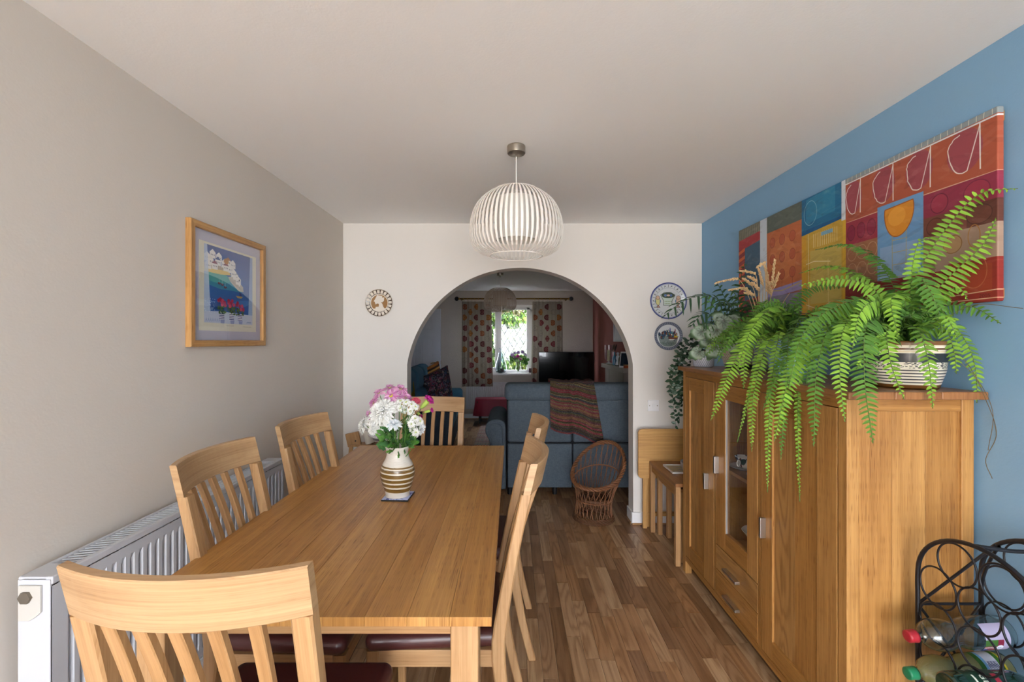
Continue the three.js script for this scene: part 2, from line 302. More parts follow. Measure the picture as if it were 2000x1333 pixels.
// ---------------------------------------------------------------- radiators
function radiator(label, len, y0, y1, pos, turn, pitch) {                // local: length along x, faces +z, back at z = 0.02
  const t = thing('radiator', label, 'radiator', pos, turn), zf = 0.11, zb = 0.03, m = 0.03, white = std({ color: hex('#c6c8ce'), roughness: 0.35 });
  const panel = (z, s) => {
    const prof = [], n = Math.round((len - 2 * m) / pitch), a = -len / 2 + m;
    for (let i = 0; i < n; i++) { const x = a + i * pitch; prof.push([x, 0], [x + pitch * 0.46, 0], [x + pitch * 0.58, -0.011], [x + pitch * 0.88, -0.011]); }
    prof.push([a + n * pitch, 0]); prof.unshift([-len / 2, 0]); prof.push([len / 2, 0]);
    const h0 = y0 + 0.03, h1 = y1 - 0.055, pos = [], rows = [[y0, 0], [h0, 0], [h0 + 0.022, 1], [h1 - 0.022, 1], [h1, 0], [y1 - 0.03, 0], [y1 - 0.025, 0]];
    for (let j = 0; j < rows.length - 1; j++) for (let i = 0; i < prof.length - 1; i++) {
      const P = (p, r) => [p[0], r[0], z + s * p[1] * r[1]], A = P(prof[i], rows[j]), B = P(prof[i + 1], rows[j]), C = P(prof[i + 1], rows[j + 1]), D = P(prof[i], rows[j + 1]);
      pos.push(...A, ...B, ...C, ...A, ...C, ...D);
    }
    const g = new THREE.BufferGeometry(); g.setAttribute('position', new THREE.Float32BufferAttribute(pos, 3)); g.computeVertexNormals(); return g;
  };
  part('front_panel', panel(zf, 1), white, t);
  part('rear_panel', panel(zb, 1), white, t);
  part('end_panel', span(-len / 2 - 0.003, -len / 2 + 0.004, y0, y1 - 0.007, zb - 0.005, zf, 0.002), white, t);
  part('end_panel', span(len / 2 - 0.004, len / 2 + 0.003, y0, y1 - 0.007, zb - 0.005, zf, 0.002), white, t);
  const g = [span(-len / 2, len / 2, y1 - 0.022, y1, zf - 0.016, zf + 0.003, 0.004, 'x'), span(-len / 2, len / 2, y1 - 0.022, y1, zb - 0.008, zb + 0.006, 0.004, 'x'), span(-len / 2, -len / 2 + 0.075, y1 - 0.006, y1, zb, zf - 0.01, 0.002), span(len / 2 - 0.075, len / 2, y1 - 0.006, y1, zb, zf - 0.01, 0.002)];
  part('grille_frame', g, white, t);
  const bars = [], n = Math.floor((len - 0.15) / 0.0175);
  for (let i = 0; i <= n; i++) bars.push(new THREE.BoxGeometry(0.0055, 0.003, zf - zb - 0.02).rotateY(0.22).translate(-len / 2 + 0.075 + i * (len - 0.15) / n, y1 - 0.004, (zf + zb) / 2 - 0.003));
  part('grille_bars', bars, white, t).userData.kind = 'stuff';
  part('convector', plain(-len / 2 + 0.01, len / 2 - 0.01, y0 + 0.05, y1 - 0.06, (zf + zb) / 2 - 0.02, (zf + zb) / 2 + 0.02), std({ color: hex('#4c4c50'), roughness: 0.8 }), t);
  return t;
}
{
  const r = radiator('long white ribbed radiator on the left wall behind the dining chairs', 1.22, 0.2, 0.81, [XL, 0, -1.805], Math.PI / 2, 0.0335);
  // end cap with the bare valve stub; local +x is away from the window, -x ... the near end is local x = +0.61
  const e = -0.61;
  const ring = new THREE.Shape(); ring.moveTo(0.034, 0.7); ring.lineTo(0.06, 0.7); ring.quadraticCurveTo(0.074, 0.706, 0.09, 0.722); ring.lineTo(0.09, 0.79); ring.lineTo(0.034, 0.79); ring.closePath();
  const h = new THREE.Path(); h.absellipse(0.055, 0.762, 0.0215, 0.021, 0, Math.PI * 2, true); ring.holes.push(h);
  part('end_cap', new THREE.ExtrudeGeometry(ring, { depth: 0.004, bevelSize: 0.0012, bevelThickness: 0.0012, bevelSegments: 2, curveSegments: 20 }).rotateY(-Math.PI / 2).translate(e - 0.0045, 0, 0), std({ color: hex('#c4c1ba'), roughness: 0.45 }), r);
  part('valve_stub', [cyl(0.0165, 0.0165, 0.016, 0, 0, 0, 6).rotateZ(Math.PI / 2).translate(e - 0.009, 0.762, 0.055), cyl(0.02, 0.02, 0.004, 0, 0, 0, 24).rotateZ(Math.PI / 2).translate(e - 0.004, 0.762, 0.055)], std({ color: hex('#7d7468'), metalness: 0.6, roughness: 0.45 }), r, 'brown hexagonal valve stub');
  for (const x of [-0.4, 0.37]) part('wall_bracket', plain(x, x + 0.03, 0.3, 0.7, 0, 0.03), M.white, r);
  const r2 = radiator('white ribbed radiator under the living room window', 1.7, 0.2, 0.68, [0.02, 0, ZF], 0, 0.036);
  for (const x of [-0.4, 0.37]) part('wall_bracket', plain(x, x + 0.03, 0.3, 0.6, 0, 0.03), M.white, r2);
}

// ---------------------------------------------------------------- pendant lamps
function pendant(label, x, z, mats) {
  const t = thing('pendant_lamp', label, 'lamp', [x, CEIL, z]);
  part('ceiling_rose', lathe([[0, 0], [0.042, 0], [0.043, -0.004], [0.043, -0.032], [0.04, -0.036], [0.006, -0.037], [0.006, -0.06], [0, -0.061]], 36), M.steel, t);
  part('cord', cyl(0.0028, 0.0028, 0.2, 0, -0.14, 0, 8), std({ color: hex('#e8e6e0'), roughness: 0.4 }), t);
  const y0 = -0.21, y1 = -0.518, N = 60, prof = [], shadePts = [[0, 0.102], [0.03, 0.122], [0.08, 0.145], [0.14, 0.167], [0.22, 0.188], [0.32, 0.204], [0.45, 0.216], [0.6, 0.222], [0.76, 0.219], [0.89, 0.203], [0.96, 0.17], [1, 0.124]];
  const shadeR = (f) => { const i = Math.max(1, shadePts.findIndex((q) => q[0] >= f)), [a, ra] = shadePts[i - 1], [b, rb] = shadePts[i]; return ra + (rb - ra) * (f - a) / (b - a); };                      // bowed slats between the two rings
  for (let k = 0; k <= 20; k++) { const f = k / 20, y = y0 + (y1 - y0) * f, s = Math.sin(Math.PI * f); prof.push([shadeR(f), y]); }
  const pos = [], w = 0.0058;
  for (let k = 0; k < 20; k++) {
    const f = (k) => 0.55 + 0.45 * Math.sin(Math.PI * Math.min(1, Math.max(0, k / 20)));
    const [r0, a] = prof[k], [r1, b] = prof[k + 1], w0 = w * f(k), w1 = w * f(k + 1), th = 0.0016;
    for (const [d, fl] of [[0, 0], [-th, 1]]) { const A = [-w0, a, r0 + d], B = [w0, a, r0 + d], C = [w1, b, r1 + d], D = [-w1, b, r1 + d]; fl ? pos.push(...A, ...B, ...C, ...A, ...C, ...D) : pos.push(...A, ...C, ...B, ...A, ...D, ...C); }
    for (const s of [-1, 1]) { const A = [s * w0, a, r0], B = [s * w0, a, r0 - th], C = [s * w1, b, r1 - th], D = [s * w1, b, r1]; pos.push(...A, ...B, ...C, ...A, ...C, ...D); }
  }
  const g = new THREE.BufferGeometry(); g.setAttribute('position', new THREE.Float32BufferAttribute(pos, 3)); g.computeVertexNormals();
  for (let i = 0; i < N; i++) { const s = part('slat', g, mats[0], t); s.rotation.y = 2 * Math.PI * i / N; }
  const hoop = (r, y) => new THREE.TorusGeometry(r, 0.0028, 6, 48).rotateX(Math.PI / 2).translate(0, y, 0);
  part('shade_ring', [hoop(0.101, y0), ...[0, 1, 2].map((i) => rod(V(0, y0 - 0.002, 0), V(0.1 * Math.cos(i * 2.09), y0, 0.1 * Math.sin(i * 2.09)), 0.002, 6))], mats[0], t);
  part('shade_ring', hoop(0.124, y1), mats[0], t);
  part('inner_shade', lathe([[0.096, -0.25], [0.097, -0.25], [0.097, -0.445], [0.096, -0.445], [0.096, -0.25]], 48), mats[1], t);
  part('lamp_holder', [cyl(0.018, 0.018, 0.05, 0, -0.265, 0, 16)], M.white, t);
  part('bulb', lathe([[0, -0.395], [0.018, -0.39], [0.028, -0.37], [0.028, -0.35], [0.016, -0.31], [0.013, -0.29], [0, -0.29]], 20), std({ color: hex('#f3f1ec'), roughness: 0.3 }), t);
  return t;
}
{
  const white = phys({ color: hex('#ebe5dd'), roughness: 0.6 }), paper = phys({ color: hex('#f2efe8'), roughness: 0.9, transmission: 0.3, thickness: 0 });
  pendant('white slatted globe pendant lamp over the dining table', 0.02, -2.15, [white, paper]);
  pendant('slatted globe pendant lamp in the living room, in front of the window', -0.16, -6.15, [std({ color: hex('#b8a898'), roughness: 0.6 }), phys({ color: hex('#b8a590'), roughness: 0.9, transmission: 0.3, thickness: 0 })]);
}

// ---------------------------------------------------------------- wall things
{
  // framed seaside print, left wall: local x to the right of a viewer facing the wall (world -z is right), built in wall coordinates
  const w = 0.56, h = 0.525, t = thing('framed_picture', 'oak framed seaside print with red flowers on the left wall', 'picture', [XL, 1.668, -2.118], Math.PI / 2);
  const rail = 0.028, fr = std({ map: oakC, color: hex('#d2a468'), roughness: 0.4 });
  const mitre = (len, horizontal) => {
    const pos = [], a = len / 2, q = (A, B, C, D) => pos.push(...A, ...B, ...C, ...A, ...C, ...D);
    const P = (s, o, z) => horizontal ? [s, -o, z] : [o, s, z];
    const sec = [[0, 0.001], [0, 0.021], [0.003, 0.024], [rail - 0.003, 0.024], [rail, 0.021], [rail, 0.001]];
    for (let k = 0; k < 6; k++) { const [o0, z0] = sec[k], [o1, z1] = sec[(k + 1) % 6]; q(P(-a + o0, o0, z0), P(a - o0, o0, z0), P(a - o1, o1, z1), P(-a + o1, o1, z1)); }
    const g = new THREE.BufferGeometry(); g.setAttribute('position', new THREE.Float32BufferAttribute(pos, 3)); g.computeVertexNormals(); return boxUV(g, horizontal ? 'x' : 'y', rnd(), rnd());
  };
  part('frame_rail', mitre(w, true).translate(0, h / 2, 0), fr, t); part('frame_rail', mitre(w, true).rotateZ(Math.PI).translate(0, -h / 2, 0), fr, t);
  part('frame_rail', mitre(h, false).translate(-w / 2, 0, 0), fr, t); part('frame_rail', mitre(h, false).rotateZ(Math.PI).translate(w / 2, 0, 0), fr, t);
  part('mount', plain(-w / 2 + 0.02, w / 2 - 0.02, -h / 2 + 0.02, h / 2 - 0.02, 0.001, 0.008), std({ color: hex('#c9c6d4'), roughness: 0.9 }), t, 'lilac grey mount');
  const cx = 0, cy = -0.003;
  part('paper', plain(cx - 0.212, cx + 0.212, cy - 0.19, cy + 0.192, 0.0081, 0.0092), std({ color: hex('#ece8d6'), roughness: 0.9 }), t);
  const art = canvasTex(512, 512, (c, W, Hh) => {
    const g = c.createLinearGradient(0, 0, 0, Hh); g.addColorStop(0, '#2b4f9a'); g.addColorStop(0.4, '#3d6fb5'); g.addColorStop(0.75, '#1f5fae'); g.addColorStop(1, '#2a62a8'); c.fillStyle = g; c.fillRect(0, 0, W, Hh);
    const poly = (col, p) => { c.fillStyle = col; c.beginPath(); p.forEach(([x, y], i) => i ? c.lineTo(x * W, y * Hh) : c.moveTo(x * W, y * Hh)); c.closePath(); c.fill(); };
    const blob = (col, x, y, rx, ry, a = 0) => { c.fillStyle = col; c.beginPath(); c.ellipse(x * W, y * Hh, rx * W, ry * Hh, a, 0, 7); c.fill(); };
    poly('#3f97b4', [[0, 0.33], [0.5, 0.36], [0.62, 0.46], [0.8, 0.58], [0.4, 0.56], [0, 0.5]]); blob('#58b3b0', 0.25, 0.4, 0.26, 0.07); blob('#2a69ad', 0.5, 0.62, 0.5, 0.08); blob('#3c7cc0', 0.7, 0.72, 0.26, 0.05, -0.2); blob('#17539c', 0.35, 0.78, 0.3, 0.06);
    poly('#e9cf83', [[0, 0.28], [0.45, 0.27], [0.52, 0.33], [0.3, 0.35], [0, 0.35]]); poly('#b7a999', [[0.0, 0.24], [0.5, 0.24], [0.52, 0.29], [0, 0.29]]);
    poly('#c9c4ba', [[0.46, 0.36], [0.58, 0.33], [0.78, 0.46], [0.79, 0.53], [0.68, 0.53], [0.5, 0.42]]);
    c.strokeStyle = '#6b6a70'; c.lineWidth = 2; for (let i = 0; i < 9; i++) { c.beginPath(); c.moveTo((0.5 + i * 0.032) * W, (0.38 + i * 0.014) * Hh); c.lineTo((0.51 + i * 0.032) * W, (0.42 + i * 0.014) * Hh); c.stroke(); }
    const house = (x, y, w2, h2, roof) => { poly('#f4f2ee', [[x, y], [x + w2, y], [x + w2, y + h2], [x, y + h2]]); poly(roof, [[x - 0.004, y + 0.004], [x + w2 * 0.5, y - 0.04], [x + w2 + 0.004, y + 0.004]]); c.fillStyle = '#46506b'; for (let k = 0; k < 3; k++) c.fillRect((x + w2 * (0.2 + 0.26 * k)) * W, (y + h2 * 0.35) * Hh, 5, 8); };
    for (const [x, y, r] of [[0.0, 0.13, '#f4f2ee'], [0.1, 0.08, '#f4f2ee'], [0.22, 0.1, '#f6f4f0'], [0.06, 0.17, '#eceae4'], [0.2, 0.16, '#33508f'], [0.32, 0.17, '#eceae4'], [0.4, 0.13, '#c07a4a'], [0.5, 0.15, '#f4f2ee'], [0.36, 0.21, '#8a4660'], [0.14, 0.22, '#8a4660'], [0.02, 0.23, '#f4f2ee'], [0.46, 0.22, '#f4f2ee'], [0.56, 0.3, '#9fa6ae'], [0.62, 0.36, '#f4f2ee'], [0.52, 0.27, '#f4f2ee']]) house(x, y, 0.11, 0.08, r);
    blob('#c98a4a', 0.42, 0.155, 0.05, 0.04); poly('#f4f4f2', [[0.685, 0.38], [0.705, 0.38], [0.71, 0.46], [0.68, 0.46]]); blob('#3a3f4c', 0.695, 0.375, 0.012, 0.014);
    for (const [x, y] of [[0.28, 0.47], [0.34, 0.48], [0.4, 0.51]]) { blob('#7c4a5a', x, y, 0.03, 0.016); c.strokeStyle = '#e8e8ea'; c.beginPath(); c.moveTo(x * W, y * Hh); c.lineTo(x * W, (y - 0.06) * Hh); c.stroke(); }
    poly('#c9a05a', [[0.62, 0.6], [0.78, 0.6], [0.74, 0.63], [0.66, 0.63]]); poly('#31407a', [[0.7, 0.6], [0.7, 0.53], [0.76, 0.59]]);
    poly('rgba(215,226,240,0.85)', [[0, 0], [0.055, 0], [0.12, 0.9], [0, 0.92]]); poly('rgba(205,220,240,0.75)', [[1, 0], [0.945, 0], [0.9, 0.9], [1, 0.92]]);
    poly('#cfd6e6', [[0, 0.86], [0.3, 0.84], [1, 0.86], [1, 1], [0, 1]]); for (let i = 0; i < 8; i++) poly('#a9b8d6', [[0.02 + i * 0.04, 0.99], [0.04 + i * 0.04, 0.93], [0.06 + i * 0.04, 0.99], [0.04 + i * 0.04, 0.97]]);
    for (const x of [0.33, 0.53, 0.71]) {
      poly('#9aa4d0', [[x - 0.03, 0.95], [x + 0.06, 0.95], [x + 0.05, 1], [x - 0.02, 1]]);
      poly('#f2f4f6', [[x - 0.05, 0.86], [x + 0.05, 0.86], [x + 0.04, 0.95], [x - 0.04, 0.95]]); c.fillStyle = '#33407e'; for (let k = 0; k < 4; k++) c.fillRect((x - 0.048) * W, (0.868 + k * 0.022) * Hh, 0.096 * W, 5);
      for (let k = 0; k < 26; k++) blob(['#3f6a2c', '#56822f', '#2c5028'][k % 3], x + rr(-0.075, 0.075), 0.82 + rr(-0.05, 0.05), 0.016, 0.012); for (let k = 0; k < 7; k++) blob(['#c8305a', '#b52246', '#e0506e'][k % 3], x + rr(-0.085, 0.085), 0.74 + rr(-0.06, 0.06), 0.028, 0.026);
    }
    for (let k = 0; k < 60; k++) blob('rgba(240,246,255,0.8)', rr(0, 0.2), rr(0.68, 0.86), 0.005, 0.005);
    c.strokeStyle = '#5a86b4'; c.lineWidth = 3; c.beginPath(); c.moveTo(0.86 * W, 0.975 * Hh); for (let i = 0; i < 9; i++) c.lineTo((0.87 + i * 0.012) * W, (0.975 - (i % 2) * 0.015) * Hh); c.stroke();
  });
  const pr = new THREE.PlaneGeometry(0.36, 0.337).translate(cx - 0.002, cy + 0.0135, 0.0102);
  part('print', [pr, plain(cx - 0.18, cx + 0.178, cy - 0.153, cy + 0.18, 0.0093, 0.0098)].slice(0, 1), std({ map: art, roughness: 0.8 }), t);
  const pen = std({ color: hex('#77736c'), roughness: 0.9 }), wr = (x0, x1, y) => { const p = []; for (let i = 0; i <= 16; i++) p.push(V(x0 + (x1 - x0) * i / 16, y + 0.0025 * Math.sin(i * 2.3) * (i % 3 ? 1 : 0.4), 0.0095)); return tube(p, 0.0004, 48, 4); };
  part('pencil_writing', [wr(-0.03, 0.03, cy - 0.164), wr(0.1, 0.17, cy - 0.166)], pen, t);
  part('glazing', plain(-w / 2 + 0.024, w / 2 - 0.024, -h / 2 + 0.024, h / 2 - 0.024, 0.0135, 0.0155), M.glass, t);
}
{
  // long abstract canvas, right wall. u: 0 at the arch end, 1 at the camera end
  const L = 1.556, h = 0.585, t = thing('canvas_painting', 'long abstract canvas painting in reds, yellow and blue on the blue wall', 'painting', [XR, 1.8425, -2.139], -Math.PI / 2);
  const rail = M.oak[1];
  part('stretcher', [span(-L / 2 + 0.01, L / 2 - 0.01, h / 2 - 0.04, h / 2 - 0.01, 0.001, 0.012, 0.001), span(-L / 2 + 0.01, L / 2 - 0.01, -h / 2 + 0.01, -h / 2 + 0.04, 0.001, 0.012, 0.001)], rail, t);
  const art = canvasTex(2048, 776, (c, W, Hh) => {
    const R = (u0, u1, v0, v1, col, sk = 0) => { c.fillStyle = col; c.beginPath(); c.moveTo(u0 * W, v0 * Hh); c.lineTo(u1 * W, (v0 + sk) * Hh); c.lineTo(u1 * W, (v1 + sk) * Hh); c.lineTo(u0 * W, v1 * Hh); c.closePath(); c.fill(); };
    const E = (u, v, ru, rv, col, line, a = 0) => { c.beginPath(); c.ellipse(u * W, v * Hh, ru * W, rv * Hh, a, 0, 7); if (col) { c.fillStyle = col; c.fill(); } if (line) { c.strokeStyle = line; c.lineWidth = 4; c.stroke(); } };
    const Ln = (p, col, lw = 5) => { c.strokeStyle = col; c.lineWidth = lw; c.lineJoin = 'round'; c.beginPath(); p.forEach(([u, v], i) => i ? c.lineTo(u * W + rr(-3, 3), v * Hh + rr(-2, 2)) : c.moveTo(u * W, v * Hh)); c.stroke(); };
    R(0, 1, 0, 1, '#8d4a3c');
    // first block
    R(0, 0.165, 0, 0.13, '#6f6f62'); for (let i = 0; i < 12; i++) Ln([[i * 0.0135, 0.01], [i * 0.0135 + 0.004, 0.12]], '#a9a489', 3);
    R(0, 0.165, 0.12, 1, '#a8333a', -0.02); R(0, 0.05, 0.22, 1, '#8c2f35'); for (let i = 0; i < 9; i++) R(0, 0.05, 0.24 + i * 0.08, 0.275 + i * 0.08, '#d6673a', -0.03); R(0.05, 0.165, 0.22, 0.78, '#3f5f78', -0.03); R(0.05, 0.165, 0.78, 1, '#7a2a32'); E(0.11, 0.62, 0.045, 0.12, null, '#27394d');
    R(0.162, 0.208, 0, 1, '#cdd8e4');
    // dotted orange block
    R(0.208, 0.408, 0, 0.19, '#5f6a62'); R(0.208, 0.408, 0.16, 0.72, '#bf6a3e'); E(0.3, 0.45, 0.08, 0.2, '#c87645'); R(0.208, 0.408, 0.72, 0.8, '#9b8fc2', -0.04); R(0.208, 0.408, 0.78, 1, '#7d7b92'); Ln([[0.21, 0.72], [0.3, 0.74], [0.405, 0.7]], '#c9b25a', 6);
    for (let i = 0; i < 3; i++) for (let j = 0; j < 3; j++) E(0.243 + i * 0.058, 0.27 + j * 0.16, 0.016, 0.048, '#b85c3c', '#93452c'); for (let i = 0; i < 3; i++) Ln([[0.243 + i * 0.058, 0.63], [0.243 + i * 0.058, 0.71]], '#8a4028', 4); E(0.3, 0.94, 0.04, 0.1, null, '#54546a');
    // teal and yellow block
    R(0.408, 0.59, 0, 0.31, '#1d6f9c', -0.02); R(0.43, 0.56, 0.02, 0.22, '#2f86ae', -0.02); E(0.45, 0.14, 0.03, 0.1, null, '#8fc0d2'); R(0.408, 0.59, 0.27, 0.31, '#155a8c', -0.01);
    R(0.408, 0.6, 0.31, 1, '#c9a23a', -0.03); R(0.45, 0.585, 0.46, 0.9, '#c7b058'); R(0.408, 0.43, 0.32, 1, '#d3a02e'); R(0.59, 0.602, 0.3, 1, '#d8ac34'); for (let i = 0; i < 13; i++) Ln([[0.465 + i * 0.0085, 0.325], [0.465 + i * 0.0085, 0.44]], '#e9d79a', 4); Ln([[0.44, 0.31], [0.445, 0.98]], '#eadfae', 4); Ln([[0.43, 0.56], [0.47, 0.55], [0.54, 0.58]], '#efe6c4', 4); Ln([[0.53, 0.56], [0.53, 0.92]], '#e6d48e', 4); Ln([[0.43, 0.9], [0.49, 0.95], [0.54, 0.9]], '#efe6c4', 4); R(0.5, 0.55, 0.33, 0.36, '#7fb0c8');
    R(0.585, 0.601, 0, 0.3, '#dbe2ea');
    // red block: top band of cups
    R(0.602, 1, 0, 0.33, '#b0583e'); for (const [u, w] of [[0.63, 0.06], [0.73, 0.07], [0.83, 0.07], [0.935, 0.075]]) { E(u, 0.16, w * 0.5, 0.12, '#a04a54'); Ln([...Array(22)].map((_, i) => { const a = -0.35 - i / 21 * 3.3; return i < 1 ? [u + w * 0.42, 0.055] : [u + w * 0.44 * Math.cos(a * 1 - 1.2 + 0.35) - w * 0.02, 0.13 - 0.15 * Math.sin(a - 1.2 + 0.35) * (Math.sin(a - 1.2 + 0.35) > 0 ? 0.45 : 1)]; }), '#eadfd8', 5); Ln([[u + w * 0.42, 0.045], [u + w * 0.42, 0.29]], '#efe6e0', 6); }
    R(0.6, 1, 0, 0.035, '#8f9ba0'); for (let i = 0; i < 26; i++) Ln([[0.61 + i * 0.0152, 0], [0.61 + i * 0.0152, 0.035]], '#d8d9c8', 3); Ln([[0.6, 0.042], [0.8, 0.04], [1, 0.045]], '#e5e7ea', 7); Ln([[0.604, 0.33], [0.8, 0.325], [1, 0.33]], '#dcb8a0', 4);
    R(0.602, 0.712, 0.33, 0.5, '#9a2f42'); for (let i = 0; i < 3; i++) E(0.622 + i * 0.035, 0.415, 0.014, 0.055, '#8a2440', '#6f1d34'); R(0.602, 0.712, 0.5, 0.7, '#a06a4a'); R(0.602, 0.712, 0.68, 0.86, '#94664e'); for (let i = 0; i < 7; i++) E(0.625 + (i % 3) * 0.035, 0.57 + Math.floor(i / 3) * 0.12, 0.016, 0.05, null, '#c09472');
    R(0.712, 0.842, 0.3, 0.86, '#6f9fcf'); R(0.72, 0.835, 0.58, 0.85, '#8fb0d8'); Ln([[0.757, 0.5], [0.757, 0.84]], '#b3a06e', 3); Ln([[0.797, 0.5], [0.797, 0.84]], '#b3a06e', 3); for (let i = 0; i < 4; i++) Ln([[0.757, 0.55 + i * 0.08], [0.8, 0.55 + i * 0.08]], '#b3a06e', 3);
    c.fillStyle = '#e0932c'; c.beginPath(); c.moveTo(0.735 * W, 0.335 * Hh); c.lineTo(0.815 * W, 0.325 * Hh); c.bezierCurveTo(0.825 * W, 0.42 * Hh, 0.8 * W, 0.53 * Hh, 0.772 * W, 0.53 * Hh); c.bezierCurveTo(0.745 * W, 0.53 * Hh, 0.73 * W, 0.42 * Hh, 0.735 * W, 0.335 * Hh); c.fill(); c.strokeStyle = '#a85a20'; c.lineWidth = 5; c.stroke(); E(0.77, 0.4, 0.025, 0.06, '#eaa23a');
    R(0.842, 1, 0.33, 0.48, '#94304a'); E(0.88, 0.405, 0.02, 0.055, '#a0344c', '#6f1d38'); E(0.96, 0.405, 0.026, 0.06, '#a0344c', '#7a2440'); R(0.842, 1, 0.47, 0.6, '#7f4a3c'); R(0.94, 1, 0.47, 0.6, '#63362c'); E(0.87, 0.535, 0.02, 0.05, '#7a4236', '#5c2c26'); E(0.965, 0.53, 0.025, 0.05, '#6f4032', '#4f2a22'); R(0.842, 1, 0.59, 0.8, '#a58a78'); E(0.91, 0.66, 0.02, 0.05, '#b08c64', '#8a6238'); E(0.955, 0.64, 0.012, 0.06, null, '#a8783c'); R(0.842, 0.87, 0.6, 0.86, '#8d6a58');
    R(0.6, 1, 0.8, 1, '#7d1c22'); R(0.9, 1, 0.77, 1, '#8f2a20'); R(0.93, 0.99, 0.8, 0.95, '#9c3a22'); E(0.955, 0.83, 0.025, 0.09, null, '#b0603c'); Ln([[0.9, 0.955], [1, 0.94]], '#d8b090', 4); Ln([[0.9, 0.985], [1, 0.98]], '#d8b090', 4); Ln([[0.4, 0.97], [0.6, 0.99]], '#6f4238', 6);
    c.fillStyle = '#4a1512'; c.font = '20px sans-serif'; c.fillText('2005', 0.965 * W, 0.975 * Hh);
    for (let i = 0; i < 900; i++) { c.fillStyle = `rgba(${rnd() > 0.5 ? '255,240,220' : '40,15,10'},${rr(0.02, 0.07)})`; c.beginPath(); c.ellipse(rnd() * W, rnd() * Hh, rr(10, 60), rr(4, 14), rr(-0.6, 0.6), 0, 7); c.fill(); }
  });
  const weave = dataTex(128, 128, (u, v) => { const k = 0.5 + 0.25 * Math.sin(u * 128 * Math.PI / 2) + 0.25 * Math.sin(v * 128 * Math.PI / 2); return [k, k, k]; }, false);
  const g = new RoundedBoxGeometry(L, h, 0.02, 2, 0.004), p = g.attributes.position, uv = g.attributes.uv;
  for (let i = 0; i < p.count; i++) uv.setXY(i, Math.min(0.998, Math.max(0.002, p.getX(i) / L + 0.5)), Math.min(0.997, Math.max(0.003, p.getY(i) / h + 0.5)));
  part('canvas', g.translate(0, 0, 0.0225), std({ map: art, bumpMap: scaled(weave, 0.03, 0.05), bumpScale: 0.0003, roughness: 0.7 }), t);
}
function plate(label, x, y, r, draw, relief) {
  const t = thing('wall_plate', label, 'plate', [x, y, ZA + 0.004], 0);
  const tex = canvasTex(512, 512, (c, W) => { c.save(); c.translate(W / 2, W / 2); c.scale(W / 2, W / 2); draw(c); c.restore(); });
  const g = lathe([[0, 0.006], [r * 0.62, 0.006], [r * 0.7, 0.01], [r * 0.97, 0.018], [r, 0.0185], [r, 0.0165], [r * 0.7, 0.006], [r * 0.62, 0], [0, 0]], 64).rotateX(Math.PI / 2), p = g.attributes.position, uv = g.attributes.uv;
  for (let i = 0; i < p.count; i++) uv.setXY(i, 0.5 + p.getX(i) / r / 2, 0.5 + p.getY(i) / r / 2);
  part('dish', g, phys({ map: tex, roughness: 0.35, clearcoat: 0.4 }), t);
  return t;
}
